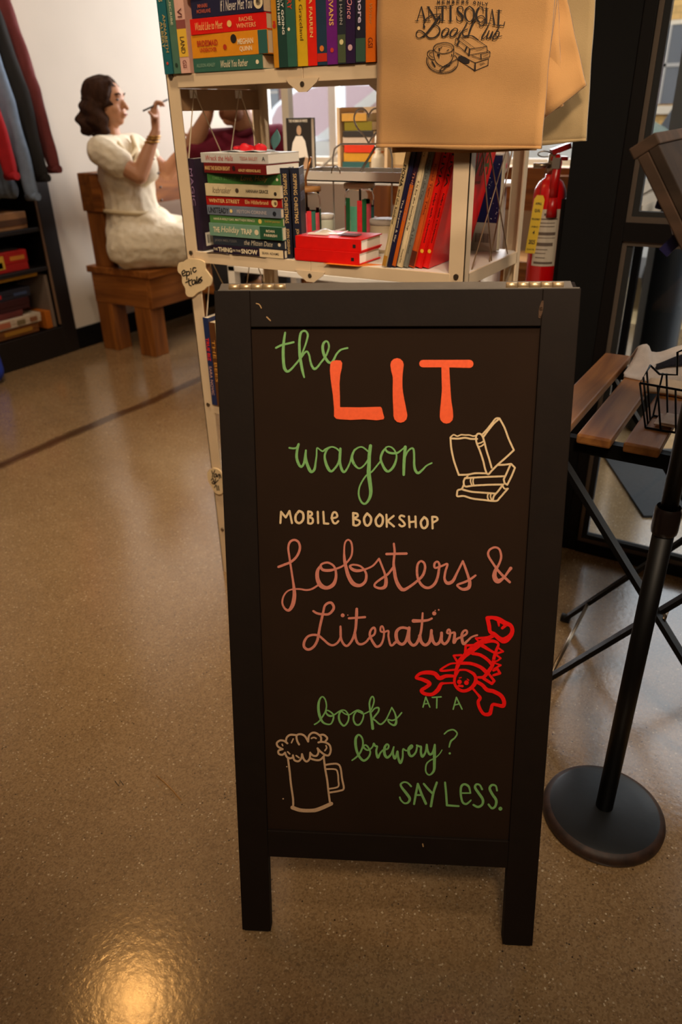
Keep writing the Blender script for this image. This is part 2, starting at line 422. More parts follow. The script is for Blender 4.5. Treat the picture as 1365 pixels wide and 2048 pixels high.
# ------------------------------------------------------------------ the room
m = floor_material()
fl_ = MB().box((-4.5, -3.0, -.06), (3.0, 5.06, 0)).build('floor', m, origin=(0, 0, 0)); fl_['kind'] = 'structure'
struct('ceiling', MB().box((-4.5, -3.0, 3.1), (3.0, 2.2, 3.2)).prism([(-4.5, 2.2), (-.5, 2.2), (-1.15, 5.06), (-4.5, 5.06)], (0, 0, 3.1), (1, 0, 0), (0, 1, 0), .1), M_CEIL)
struct('wall_left', MB().box((-4.45, 2.955, 0), (-3.73, 5.0, 3.1)), M_WHITEWALL)
struct('wall_niche', MB().box((-4.5, -3.0, 0), (-4.38, 2.955, 3.1)), M_WHITEWALL)
struct('wall_front', MB().box((-4.5, -3.1, 0), (3.0, -3.0, 3.1)), M_DARKWALL)
struct('wall_right', MB().box((3.0, -3.1, 0), (3.1, 2.2, 3.1)), M_DARKWALL)
struct('baseboard_left', MB().box((-3.73, 2.955, 0), (-3.716, 5.0, .125), bev=.004), M_BLACK)
b = MB().box((-3.73, 5.0, 0), (-1.12, 5.12, .93)).box((-3.73, 5.0, 2.75), (-1.12, 5.12, 3.1)).box((-1.30, 5.0, .93), (-1.12, 5.12, 2.75))
struct('wall_back', b, M_WHITEWALL)
wf = thing('window_1', 'wide street window with white mullions in the back wall', 'window', (-2.2, 5.0, .93), kind='structure')
f = MB().box((-3.73, 4.985, .93), (-1.28, 5.06, .965)).box((-3.73, 5.0, 2.70), (-1.28, 5.06, 2.75)).box((-3.73, 5.0, .965), (-3.70, 5.06, 2.7)).box((-1.33, 5.0, .965), (-1.28, 5.06, 2.7))
for x in (-3.12, -1.95): f.box((x - .03, 4.99, .965), (x + .03, 5.06, 2.7))
f.build('window_frame', M_WHITEM, wf)
MB().box((-3.70, 5.03, .965), (-1.33, 5.034, 2.70)).build('glass_pane', M_PANE, wf)
struct('window_1_sill', MB().box((-3.73, 4.86, .90), (-1.16, 5.0, .93), bev=.004), mat('pale_sill', '#e2c9a0', .5))
# black pier between the shop and the entrance, and the wall it ends
struct('wall_entrance', MB().prism([(-.59, 2.095), (-.464, 2.095), (-.464, 2.16), (-1.08, 5.06), (-1.16, 5.06), (-.59, 2.30)], (0, 0, 0), (1, 0, 0), (0, 1, 0), 3.1), M_BLACK)
# glazed door wall, facing the room at y = 2.095
DY = 2.095
d = thing('door_1', 'black framed glass entrance door with a middle rail', 'door', (0, DY, 0), kind='structure')
fr = MB().box((-.464, DY, 0), (-.432, DY + .06, 2.3), bev=.003).box((.62, DY, 0), (.70, DY + .06, 2.3)).box((-.432, DY, 0), (.62, DY + .06, .034)).box((-.432, DY, 2.2), (.62, DY + .06, 2.3))
fr.box((-.432, DY, .94), (.62, DY + .06, .985)).build('door_frame', M_DOORF, d)
def bead(z0, z1):
    a = MB()
    a.box((-.432, DY + .008, z0 + .014), (-.420, DY + .03, z1 - .012)).box((-.432, DY + .008, z0), (.62, DY + .03, z0 + .014)).box((-.432, DY + .008, z1 - .012), (.62, DY + .03, z1))
    a.build('bead', M_BEAD, d)
    g = MB().box((-.420, DY + .012, z0 + .026), (-.405, DY + .034, z1 - .012)).box((-.405, DY + .012, z0 + .014), (.62, DY + .034, z0 + .026))
    g.box((-.420, DY + .012, z0 + .014), (-.405, DY + .034, z0 + .026)).build('gasket', M_GASKET, d)
    MB().box((-.405, DY + .022, z0 + .026), (.62, DY + .026, z1 - .012)).build('glass_pane', M_PANE, d)
bead(.034, .94); bead(.985, 2.2)
struct('wall_door', MB().box((.70, DY, 0), (3.0, DY + .12, 3.1)).box((-.464, DY, 2.3), (.7, DY + .12, 3.1)), M_BLACK)

# ------------------------------------------------------------------ the sandwich board
SO = Vector((-.575, .561, 0)); SY = R_(27.43); SL = R_(14.15); SW, SH = .4976, 1.0693
su = Vector((math.cos(SY), math.sin(SY), 0)); sn = Vector((-math.sin(SY), math.cos(SY), 0))
sv = (Vector((0, 0, 1)) * math.cos(SL) + sn * math.sin(SL)).normalized(); sw = su.cross(sv).normalized()
M_SIGNF = mat('sign_frame_paint', '#1b110a', .7, noise=.12, nscale=30, bump=.05, bscale=160, spec=.2)
M_SIGNP = mat('chalkboard', '#28190e', .85, noise=.10, nscale=9, bump=.03, bscale=260, spec=.15)
M_SIGNT = mat('lit_sign_top', '#6b635a', .5, noise=.1, nscale=50)  # grey imitates light caught on the top of the dark frame
sign = thing('sandwich_board', 'black wooden folding sandwich board hand painted for the lit wagon bookshop', 'sign', SO)
TH = .02
def leaf(o, u, v, wv, tagname):
    """one leaf: two stiles, two rails, a recessed board; wv points out of the leaf's face"""
    FR = Matrix((( u.x, v.x, wv.x, o.x), (u.y, v.y, wv.y, o.y), (u.z, v.z, wv.z, o.z), (0, 0, 0, 1)))
    s, t, b1, b2 = .0499, .0491, .206, .155
    for x0, x1 in ((0, s), (SW - s, SW)): MB().box((x0, 0.003, -TH), (x1, SH, 0), FR, bev=.0012).build('stile', M_SIGNF, sign)
    MB().box((s, SH - t, -TH), (SW - s, SH, -.0004), FR, bev=.0012).build('rail', M_SIGNF, sign)
    MB().box((s, b2, -TH), (SW - s, b1, -.0004), FR, bev=.0012).build('rail', M_SIGNF, sign)
    p = MB().box((s - .003, b1 - .003, -TH + .004), (SW - s + .003, SH - t + .003, -.006), FR).build('chalkboard_panel', M_SIGNP, sign)
    for x in (s / 2, SW - s / 2): MB().box((x - s * .42, -.002, -TH * .9), (x + s * .42, .003, -TH * .1), FR).build('foot_pad', M_GASKET, sign)
    return p
panel = leaf(SO, su, sv, sw, 'front')
top = SO + sv * SH
bv = (Vector((0, 0, 1)) * math.cos(SL) - sn * math.sin(SL)).normalized()
bo = top - sw * TH * 1.0 + sn * .004
bu = -su
bw = bu.cross(bv).normalized()
FB = bo + su * SW + bw * TH - bv * SH
FB.z = max(FB.z, 0.0)
leaf(Vector((FB.x, FB.y, 0.0)) , bu, bv, bw, 'rear')
# strip along the top of both leaves, greyed as if catching light
e = MB(); e.box((.006, SH - .0005, -TH), (SW - .002, SH + .0012, -.0006), Matrix(((su.x, sv.x, sw.x, SO.x), (su.y, sv.y, sw.y, SO.y), (su.z, sv.z, sw.z, SO.z), (0, 0, 0, 1))))
BFO = Vector((FB.x, FB.y, 0.0))
e.box((.006, SH - .0005, -TH), (SW - .002, SH + .0012, -.0006), Matrix(((bu.x, bv.x, bw.x, BFO.x), (bu.y, bv.y, bw.y, BFO.y), (bu.z, bv.z, bw.z, BFO.z), (0, 0, 0, 1))))
e.build('top_edge', M_SIGNT, sign)
def hinge(px0, px1):
    k = top - sw * TH * .5; n_ = Vector((0, 0, 1))
    q = lambda px: (PP(px, 572, top + Vector((0, 0, .004)), Vector((0, 0, 1))) - top).dot(su)
    a, b_ = q(px0), q(px1); h = MB(); n = 5
    c = top - sw * .006 + Vector((0, 0, .0045))
    for i in range(n):
        x0 = a + (b_ - a) * i / n + .0006; x1 = a + (b_ - a) * (i + 1) / n - .0006
        h.cyl(c + su * x0, c + su * x1, .0042, n=14)
        if i % 2: h.box((x0, SH - .001, -.012), (x1, SH + .0022, -.002), Matrix(((su.x, sv.x, sw.x, SO.x), (su.y, sv.y, sw.y, SO.y), (su.z, sv.z, sw.z, SO.z), (0, 0, 0, 1))))
    h.build('hinge', M_BRASS, sign)
hinge(459, 573); hinge(1014, 1132)
PO = SO - sw * .0055
LAY = [0]
def on_panel(px, py): return PP(px, py, PO + sw * (.00015 + 1.6e-6 * (HG[0] % 500)), sw)
def paint(name, label, colour, items, rough=.55):
    LAY[0] += 1
    mb = MB()
    for it in items: it(mb)
    o = mb.build(name, mat('paint_' + colour, colour, rough, noise=.10, nscale=220), panel, recalc=False)
    o['label'] = label
def S(f, P, wd=20, sharp=False): return lambda mb: stroke(mb, P, f, on_panel, wd, sharp)
def D(f, x, y, r): return lambda mb: dot(mb, x, y, r, f, on_panel)
def PL(f, P): return lambda mb: (HG.__setitem__(0, HG[0] + 23), mb.add([on_panel(f[0] + x / f[2], f[1] + y / f[2]) for x, y in P], [tuple(range(len(P)))]))
GREEN = '#7db266'; PINK = '#d4806c'; CREAM = '#e6c799'; ORANGE = '#ff5f2c'; RED = '#fb0a06'
A = (540, 650, 6.825)
paint('lettering', 'green script word the', GREEN, [
 S(A, [(210,105,26),(195,200,34),(185,300,38),(183,420,40),(190,530,40),(205,600,42),(240,635,34),(290,605,30),(340,550,26),(390,490,26),(430,440,28),(480,375,26),(513,365,26),(540,420,26),(555,500,28),(580,570,32),(610,600,34),(650,575,28),(700,510,26),(750,445,26),(785,380,26),(808,300,26),(795,240,26),(768,222,26),(735,250,34),(722,310,36),(735,390,38),(760,450,36),(800,505,36),(835,515,30),(870,480,30),(910,400,26),(960,345,26),(1010,325,24),(1060,315,26)]),
 S(A, [(85,312,28),(160,275),(240,255),(325,235)]),
 S(A, [(470,715,20),(450,640,34),(430,540,38),(412,430,40),(405,330,36),(405,220,34),(420,120,32),(450,85,28),(490,85,26),(518,130,28),(510,190,26),(480,290,24),(445,380,24),(430,420,24)])])
C_ = (650, 700, 4.403)
paint('lettering', 'orange block word LIT', ORANGE, [
 PL(C_, [(50,115),(65,98),(100,90),(140,92),(154,115),(150,160),(136,220),(130,300),(133,400),(135,503),(82,520),(72,400),(52,260),(45,180)]),
 PL(C_, [(82,520),(135,503),(300,505),(490,500),(502,510),(512,550),(524,595),(518,610),(460,619),(340,610),(230,616),(130,610),(100,605),(82,585)]),
 S(C_, [(637,130,118),(638,180,105),(642,240,86),(642,330,86),(648,420,98),(658,500,110),(667,580,122)]),
 S(C_, [(865,120,66),(1070,120,66),(1275,122,72)]), S(C_, [(1062,130,68),(1066,250,72),(1070,350,76),(1070,450,92),(1072,530,112),(1073,590,118)])])
B_ = (570, 870, 4.403)
paint('lettering', 'green script word wagon', GREEN, [
 S(B_, [(40,113,16),(75,118,16),(105,110,16),(122,80,18),(108,140,22),(105,200,24),(122,255,24),(145,280,20),(168,250,20),(180,190,22),(186,135,16)]),
 S(B_, [(186,135,14),(182,190,24),(195,250,26),(220,310,28),(238,325,22),(262,300,22),(272,240,16),(280,180,14),(284,115,12),(310,130,12),(335,143,14),(360,125,16),(410,105,14),(450,115,14),(480,140,14)]),
 S(B_, [(410,105,14),(375,125,18),(352,180,18),(360,240,24),(385,300,26),(410,320,20),(440,295,18),(470,250,18),(487,190,20),(490,120,20)]),
 S(B_, [(490,120,20),(485,190,24),(487,250,22),(505,310,24),(525,325,20),(550,295,16),(575,240,14),(590,185,14),(615,135,16),(655,108,14),(690,110,14),(735,145,14)]),
 S(B_, [(615,130,16),(592,190,22),(605,245,24),(640,288,16),(670,290,14),(705,260,14),(735,215,14)]),
 S(B_, [(755,95,28),(745,180,30),(742,260,32),(740,340,36),(750,420,34),(758,500,30),(745,560,24),(710,605,18),(675,590,18),(652,530,16),(658,460,14),(690,395,14),(725,350,14),(765,325,14),(800,285,14),(840,235,14)]),
 S(B_, [(890,115,14),(862,150,20),(845,210,20),(865,270,22),(890,310,24),(915,320,20),(950,290,22),(975,240,20),(985,185,14),(970,140,14),(945,112,14),(915,102,12),(888,115,14),(900,145,18),(940,160,20),(990,158,18),(1025,135,14),(1060,105,14)]),
 S(B_, [(1062,105,26),(1055,180,26),(1050,260,26),(1048,350,22)]),
 S(B_, [(1055,210,14),(1080,150,14),(1115,118,16),(1135,130,18),(1140,200,18),(1140,260,20),(1150,310,24),(1175,335,22),(1210,310,18),(1250,270,14),(1295,247,14)])])
D_ = (550, 1010, 4.015)
W = 17
paint('lettering', 'cream capitals MOBILE BOOKSHOP', CREAM, [
 S(D_, [(45,145),(50,55),(88,100),(118,48),(138,145)], W, True), S(D_, [(195,48),(168,85),(170,130),(200,145),(228,115),(225,65),(195,48)], W+2),
 S(D_, [(268,52),(268,145)], W, True), S(D_, [(268,52),(293,58),(298,78),(272,95),(302,108),(305,138),(288,150),(268,145)], W),
 S(D_, [(345,55),(348,145)], W, True), S(D_, [(390,55),(395,148),(430,150)], W, True),
 S(D_, [(455,105),(485,102),(502,90),(492,62),(470,62),(458,100),(470,140),(490,148),(510,130)], W),
 S(D_, [(630,65),(632,160)], W+2, True), S(D_, [(630,65),(660,70),(666,90),(640,108),(680,128),(678,152),(655,165),(632,160)], W),
 S(D_, [(742,68),(718,105),(725,152),(748,165),(770,140),(772,100),(742,68)], W+2), S(D_, [(842,75),(812,115),(818,158),(845,170),(866,142),(866,98),(842,75)], W+2),
 S(D_, [(897,78),(900,175)], W, True), S(D_, [(955,88),(905,128),(958,172)], W, True),
 S(D_, [(1040,92),(1015,85),(1002,105),(1030,132),(1045,158),(1020,172),(1000,158)], W),
 S(D_, [(1078,92),(1083,178)], W, True), S(D_, [(1130,92),(1133,178)], W, True), S(D_, [(1080,138),(1132,132)], W, True),
 S(D_, [(1200,98),(1174,135),(1182,176),(1205,185),(1226,160),(1223,118),(1200,98)], W+2),
 S(D_, [(1265,95),(1268,188)], W, True), S(D_, [(1265,95),(1298,98),(1306,120),(1268,142)], W)])
E_ = (890, 830, 9.1); W = 34
paint('drawing', 'cream line drawing of an open book on two stacked books', CREAM, [
 S(E_, [(105,410),(120,600),(160,800),(200,930),(255,1085)], W), S(E_, [(255,1090),(420,1085),(560,1060),(755,1062)], W),
 S(E_, [(110,425),(250,430),(370,415),(480,435),(590,435)], W), S(E_, [(115,395,26),(165,360),(230,385),(300,360),(380,365),(450,365),(520,385),(580,370)], 26),
 S(E_, [(570,390),(600,345),(650,345),(690,390),(720,480),(760,640),(810,800),(855,960)], W), S(E_, [(570,400),(580,500),(640,650),(700,830),(730,960),(765,1065)], W),
 S(E_, [(600,520),(660,505),(710,475)], 26), S(E_, [(610,580),(670,565),(725,520)], 26),
 S(E_, [(690,350),(780,250),(860,150),(930,65),(1000,60)], 30), S(E_, [(700,405),(800,270),(900,150),(980,80)], W),
 S(E_, [(1000,65),(1090,230),(1160,420),(1260,640)], W), S(E_, [(1260,640),(1120,770),(960,910),(860,1010),(800,1075),(765,1060)], W),
 S(E_, [(960,910),(1090,905),(1210,890),(1280,960),(1220,1110),(1140,1270),(1090,1240),(1075,1170),(1110,1100),(1195,910)], W, True),
 S(E_, [(400,1140),(420,1100)], W, True), S(E_, [(370,1150),(520,1140),(800,1125),(1095,1115)], W), S(E_, [(370,1150),(345,1220),(375,1300),(520,1285),(800,1270),(1070,1265)], W),
 S(E_, [(478,1150),(470,1210),(495,1275)], 26), S(E_, [(525,1150),(515,1210),(530,1275)], 26),
 S(E_, [(340,1285),(310,1345),(240,1370),(225,1430),(235,1480),(350,1475),(500,1520),(700,1545),(930,1565),(1000,1510),(1080,1420),(1150,1340)], W),
 S(E_, [(1150,1340),(1090,1340),(1050,1280)], 28), S(E_, [(300,1350),(480,1395),(650,1410),(920,1430)], W), S(E_, [(1045,1290),(970,1390),(900,1470),(880,1540)], W),
 S(E_, [(790,1440),(780,1490),(800,1550)], 28), S(E_, [(840,1440),(835,1490),(860,1550)], 28)])
F_ = (545, 1070, 5.25); G_ = (785, 1070, 5.25)
paint('lettering', 'pink script words Lobsters and', PINK, [
 S(F_, [(65,335,26),(130,310,26),(200,280,26),(260,220,26),(290,140,26),(275,75,24),(230,52,24),(185,75,24),(168,135,22),(178,220,22),(190,300,22),(205,400,22),(220,500,24),(228,560,32),(232,640,40),(215,730,42),(175,790,30),(130,770,22),(105,710,20),(120,640,18),(160,590,16),(215,570,16),(290,568,18),(360,578,20),(420,565,20),(475,530,20)]),
 S(F_, [(505,325,22),(475,380,36),(475,460,42),(510,530,48),(575,555,38),(640,520,40),(668,450,30),(665,370,24),(640,320,22),(585,290,22),(530,300,22),(508,325,24),(530,365,30),(600,372,30),(670,355,22),(740,325,20),(790,280,20),(830,220,20),(840,140,20),(825,70,20),(790,52,18),(762,90,18),(755,180,20),(760,270,32),(775,340,34),(800,430,40),(850,510,44),(920,530,34),(975,490,30),(988,420,26),(965,365,22),(920,325,20),(850,312,20),(815,330,24),(850,365,34),(910,375,30),(990,355,20),(1060,320,20),(1120,250,20)]),
 S(F_, [(1122,250,22),(1150,320,22),(1180,400,24),(1195,470,36),(1185,540,38),(1135,560,28),(1078,540,24),(1085,505,22),(1150,455,24),(1215,410,24),(1270,340,24)]),
 S(G_, [(17,92,22),(25,180,24),(15,290,26),(22,370,34),(40,470,36),(80,550,40),(120,575,36),(180,545,28),(260,485,26),(320,425,28),(345,350,26),(335,295,24),(300,275,22),(268,310,24),(260,390,26),(275,470,26),(320,535,30),(380,555,28),(440,520,30),(475,450,28),(490,370,26),(495,310,24),(475,280,22),(445,300,24),(450,345,22),(520,325,22),(580,305,22),(560,380,24),(550,460,26),(580,505,36),(635,485,34),(680,400,24),(742,275,22)]),
 S(G_, [(-60,200,26),(45,197),(150,195)], 26), S(G_, [(742,275,22),(770,350,26),(800,440,28),(815,500,36),(800,555,38),(740,570,30),(690,540,22),(690,520,22),(760,495,24),(820,465,24),(875,425,22)]),
 S(G_, [(1245,350,36),(1215,390,26),(1170,450,26),(1110,485,50),(1075,440,50),(1085,370,36),(1120,310,24),(1145,230,24),(1125,150,22),(1075,130,22),(1020,160,22),(1010,215,24),(1060,300,24),(1110,370,26),(1165,430,28),(1235,495,26)])])
H_ = (595, 1190, 6.825); I_ = (780, 1200, 6.825)
paint('lettering', 'pink script word Literature', PINK, [
 S(H_, [(220,220,30),(270,250,32),(340,262,32),(430,260,34),(490,200,36),(495,150,36),(465,108,36),(420,110,34),(375,150,32),(355,230,32),(335,320,36),(310,430,34),(290,540,36),(270,630,36),(220,710,36),(150,745,36),(95,710,36),(95,640,36),(140,570,32),(210,545,32),(290,555,32),(360,610,30),(430,670,32),(490,685,30),(550,650,30),(590,580,30),(592,500,32),(590,430,28)]),
 S(H_, [(590,430,24),(592,560,30),(620,650,32),(670,695,32),(720,660,32),(765,580,34),(795,470,36),(805,360,38),(810,260,42),(812,190,36)]),
 S(H_, [(705,318,30),(800,312),(925,302,32)], 30), D(H_, 620, 278, 27), D(H_, 690, 274, 8),
 S(H_, [(790,520,30),(800,600,34),(830,660,34),(880,672,32),(940,640,30),(990,580,30),(1050,540,30),(1065,480,30),(1045,445,32),(1005,480,30),(990,540,34),(1010,600,34),(1050,670,36),(1085,705,34),(1140,680,32),(1175,600,28),(1185,500,26),(1165,430,26),(1140,440,26),(1140,495,26),(1190,505,26),(1245,490,26),(1245,560,28),(1265,660,30),(1290,690,30),(1340,650,30)]),
 S(I_, [(60,590,30),(90,570,40),(110,560,40)]), S(I_, [(265,395,36),(195,378,36),(140,385,38),(95,430,44),(88,500,48),(110,570,44),(165,605,40),(215,570,40),(250,480,48),(265,380,42)]),
 S(I_, [(265,380,42),(258,480,46),(265,560,44),(310,615,40),(355,605,38),(395,540,40),(425,440,34),(440,330,32),(450,180,26)]), S(I_, [(325,285,52),(430,285,40),(520,275,32),(575,252,28)]),
 S(I_, [(410,490,46),(430,570,44),(480,615,42),(530,590,42),(560,520,44),(570,415,38)]), S(I_, [(572,480,44),(590,560,42),(630,605,40),(680,575,40),(705,500,40),(708,450,40)]),
 S(I_, [(708,480,40),(710,560,38),(750,600,38),(800,550,36),(825,470,32),(820,410,28),(795,410,30),(785,450,28),(830,455,26),(885,445,32),(885,500,40),(878,580,44),(920,530,30),(990,500,30),(1050,460,30),(1050,420,30),(1015,420,30),(985,470,36),(990,550,40),(1010,600,38),(1060,560,32),(1120,505,26),(1195,480,26)]),
 D(I_, 608, 183, 29), D(I_, 670, 135, 12), D(I_, 621, 143, 8)])
J_ = (820, 1220, 6.205)
paint('drawing', 'bright red line drawing of a smiling lobster', RED, [
 S(J_, [(965,100,50),(1030,95,44),(1100,115,60),(1180,160,60),(1250,190,50),(1275,250,50),(1250,320,60),(1180,375,80),(1120,360,60),(1050,300,50),(1000,270,44),(985,190,50),(965,100,50)]),
 S(J_, [(1100,130,40),(1108,195,24)]), S(J_, [(1150,225,34),(1200,180,44)]),
 S(J_, [(1050,310,50),(940,370,50),(850,430,80),(760,500,80),(680,570,60),(620,640,60),(585,720,44),(570,790,40)]),
 S(J_, [(820,350,24),(950,345,36),(1000,330)]), S(J_, [(820,352,20),(870,405,26)], 20, True), S(J_, [(700,440,30),(800,435,30),(850,430,30)]), S(J_, [(695,445,30),(690,530,34)], 30, True), S(J_, [(545,565,24),(640,560,30)], 24, True), S(J_, [(545,568,24),(590,640,30)], 24, True),
 S(J_, [(590,660,20),(500,670,24),(390,735,26),(400,755,28),(520,745,26),(580,740,26)]),
 S(J_, [(930,400,40),(1030,385,40),(1100,420,30),(1075,500,36),(1050,580,40),(1030,680,44),(980,760,50),(920,830,40),(850,835,30)]),
 S(J_, [(900,440,50),(980,490,36),(1050,530,30)]), S(J_, [(780,540,40),(880,560,40),(970,620,40),(1030,690,40)]), S(J_, [(640,660,40),(760,665,40),(880,710,44),(950,770,50)]), S(J_, [(620,745,26),(700,745,26),(790,790,40),(820,840,40)]),
 S(J_, [(600,760,34),(560,840,34),(560,920,34),(610,985,40),(680,1005,40),(760,970,44),(815,900,50),(820,830,40)]),
 S(J_, [(1100,470,24),(1160,515,24),(1080,540,28)], 24, True), S(J_, [(1080,560,24),(1130,600,24),(1090,630,20),(1060,640,20)], 24, True), S(J_, [(1060,660,20),(1130,685,24),(1050,730,24)], 24, True),
 S(J_, [(1040,750,30),(1090,730,30),(1120,785,34),(1040,810,30)], 30, True), S(J_, [(980,790,30),(1050,880,34),(1020,915,34),(920,850,40)], 30, True),
 S(J_, [(550,820,36),(450,820,44),(370,845,54),(310,790,54),(220,775,50),(130,790,40),(80,840,36),(150,860,44),(220,890,50),(250,920,44),(200,960,44),(145,1000,44),(190,1040,44),(280,1045,44),(350,990,54),(390,920,44),(440,910,24),(530,905,24)]),
 S(J_, [(830,890,44),(900,930,44),(960,990,50),(1040,1010,50),(1130,1060,50),(1170,1130,50),(1160,1190,50),(1090,1180,40),(1030,1175,40),(1010,1240,44),(990,1290,50),(920,1290,40),(870,1220,40),(850,1140,40),(875,1090,40),(830,1030,26),(780,970,30)]),
 D(J_, 617, 892, 30), D(J_, 705, 902, 30), S(J_, [(610,940,30),(655,945,30)], 30, True), S(J_, [(615,845,14),(640,838,14)], 14, True), S(J_, [(715,858,14),(735,872,14)], 14, True)])
K_ = (620, 1380, 6.825); L_ = (695, 1450, 5.6875); N_ = (790, 1555, 5.935)
paint('lettering', 'green capitals AT A', GREEN, [
 S(J_, [(165,1205),(200,1080),(250,1205)], 18, True), S(J_, [(185,1165),(230,1160)], 16, True), S(J_, [(280,1085),(390,1078)], 18, True), S(J_, [(338,1085),(335,1215)], 18, True),
 S(J_, [(540,1232),(580,1085),(650,1230)], 18, True), S(J_, [(555,1180),(615,1165)], 16, True)])
paint('lettering', 'green script word books', GREEN, [
 S(K_, [(65,470,20),(120,435,20),(170,370,22),(215,290,20),(228,210,20),(210,130,20),(175,92,20),(140,120,24),(120,190,34),(120,280,36),(140,370,36),(180,440,28),(240,468,22),(290,460,20),(320,400,24),(322,340,22),(285,300,20),(240,278,18),(220,300,20),(245,340,26),(290,355,28),(340,335,20),(390,300,20),(440,275,18),(490,285,18),(530,350,22),(525,420,22),(490,475,24),(455,485,26),(410,430,28),(397,360,28),(415,300,24),(440,295,20),(480,325,18),(540,338,18),(600,300,18),(650,275,18),(690,285,18),(725,305,18)]),
 S(K_, [(640,290,18),(605,340,22),(598,410,24),(630,470,26),(680,470,24),(720,410,22),(735,340,20),(715,315,18),(670,300,18),(640,285,16)]), S(K_, [(700,315,18),(740,325,18),(815,290,18)]),
 S(K_, [(860,525,40),(850,440,36),(838,360,30),(822,260,26),(815,180,24),(835,110,22),(860,90,20),(878,130,20),(870,190,20),(840,270,20)]),
 S(K_, [(845,300,18),(890,250,20),(940,245,24),(935,300,24),(870,385,24),(900,420,22),(965,468,24),(1030,420,22),(1070,350,20),(1120,240,18)]),
 S(K_, [(1120,240,20),(1160,310,22),(1180,390,28),(1175,460,34),(1140,480,26),(1085,445,22),(1070,405,20),(1130,415,22),(1190,385,20),(1255,310,20)])])
paint('lettering', 'green script word brewery with a question mark', GREEN, [
 S(L_, [(55,402,16),(110,360,20),(150,310,22),(178,230,20),(170,150,20),(130,112,22),(98,150,30),(95,220,32),(110,300,30),(145,370,28),(190,405,26),(240,370,22),(262,310,20),(235,250,20),(205,228,18),(185,250,22),(225,285,20),(260,275,18),(290,245,18),(302,210,20),(320,240,22),(340,245,22),(330,300,24),(348,370,28),(375,320,20),(410,285,20),(460,270,20),(472,235,20),(450,220,22),(425,260,30),(425,330,32),(455,370,28),(500,330,22),(530,250,18)]),
 S(L_, [(530,250,16),(520,320,24),(540,380,28),(560,340,24),(572,300,22),(580,370,26),(605,430,30),(630,370,22),(635,275,18),(665,290,18),(700,285,20),(740,250,22),(730,230,20),(700,270,30),(705,330,30),(735,355,26),(780,310,22),(795,240,20),(790,230,18),(825,245,24),(840,250,24),(838,310,26),(855,360,28),(890,310,22),(905,225,22)]),
 S(L_, [(905,225,24),(915,290,24),(940,335,26),(975,310,26),(995,225,20)]), S(L_, [(997,225,22),(993,320,34),(992,420,34),(985,520,28),(935,568,18),(895,530,18),(900,450,18),(940,405,16),(1000,375,14),(1050,330,12),(1078,285,12)]),
 S(L_, [(1105,102,16),(1150,65,18),(1210,55,18),(1250,95,18),(1225,145,18),(1180,185,22),(1160,250,16)]), D(L_, 1167, 323, 13)])
paint('lettering', 'green capitals SAY LESS with a full stop', GREEN, [
 S(N_, [(195,105,22),(155,65,20),(110,55,20),(72,80,24),(85,120,28),(140,190,34),(178,250,32),(160,295,26),(115,305,20),(75,270,20),(60,235,20)]),
 S(N_, [(230,315,24),(250,200,28),(275,75,26),(320,200,30),(370,310,30)], 24, True), S(N_, [(250,208),(320,208)], 22, True), S(N_, [(345,75,24),(400,140,28),(445,185,26)]), S(N_, [(500,60,26),(460,180,28),(430,340,30)]),
 S(N_, [(598,60,24),(610,180,26),(620,330,26),(760,340,22)], 24, True), S(N_, [(785,185,18),(900,185,18)], 18, True), S(N_, [(900,185,18),(880,110,26),(830,80,26),(790,110,28),(785,200,26),(805,290,26),(845,315,24),(880,295,22),(905,270,18)]),
 S(N_, [(1038,140,24),(1010,90,22),(970,82,24),(955,120,30),(1000,190,32),(1045,260,32),(1040,320,28),(990,350,28),(935,325,24)]), S(N_, [(1215,155,22),(1200,100,22),(1155,90,26),(1128,130,30),(1160,200,32),(1205,270,32),(1195,340,28),(1155,365,26),(1115,320,24)]), D(N_, 1255, 370, 24)])
Q_ = (540, 1455, 8.53); W = 34
paint('drawing', 'tan line drawing of a foaming beer mug', '#cda884', [
 S(Q_, [(300,270),(245,230),(175,222),(120,265),(140,325),(220,370)], W), S(Q_, [(220,370),(150,395),(155,450),(215,465),(260,430)], W),
 S(Q_, [(260,435),(290,500),(340,525),(390,510),(395,475)], W), S(Q_, [(395,475),(420,555),(490,575),(540,520),(550,455)], W), S(Q_, [(550,455),(580,540),(630,580),(680,530),(690,430)], W),
 S(Q_, [(690,435),(740,480),(800,480),(830,420),(815,355)], W), S(Q_, [(815,355),(870,415),(950,470),(1010,470),(1040,390),(1020,300),(950,255),(880,245),(830,255)], W),
 S(Q_, [(875,230),(870,160),(800,100),(730,90),(670,140),(655,240)], W), S(Q_, [(655,240),(600,150),(530,115),(460,135),(465,220),(500,290)], W),
 S(Q_, [(275,240),(290,170),(350,125),(450,130)], W), S(Q_, [(850,130),(920,125),(980,180),(950,235)], W), S(Q_, [(700,530),(780,555),(860,550),(930,480)], W),
 S(Q_, [(400,195),(370,260)], 24, True), S(Q_, [(710,185),(750,170),(790,185)], 26), S(Q_, [(960,310),(970,350),(940,395)], 26), S(Q_, [(210,285),(220,310)], 24, True), S(Q_, [(305,415),(340,450)], 26, True), S(Q_, [(450,480),(500,515)], 26, True),
 S(Q_, [(310,530),(340,760),(360,960),(395,1200),(400,1330)], W), S(Q_, [(920,500),(945,700),(980,900),(1000,1080),(1025,1270)], W), S(Q_, [(385,1365,66),(520,1410,62),(700,1418,62),(830,1395,66),(1050,1300,64)]),
 S(Q_, [(940,640),(1050,622),(1150,622),(1205,680),(1235,880),(1262,1040),(1190,1080),(1020,1110)], 32), S(Q_, [(960,710),(1120,715),(1160,780),(1170,900),(1165,1010),(1020,1045)], 28),
 D(Q_, 290, 668, 11), D(Q_, 228, 1216, 13)])

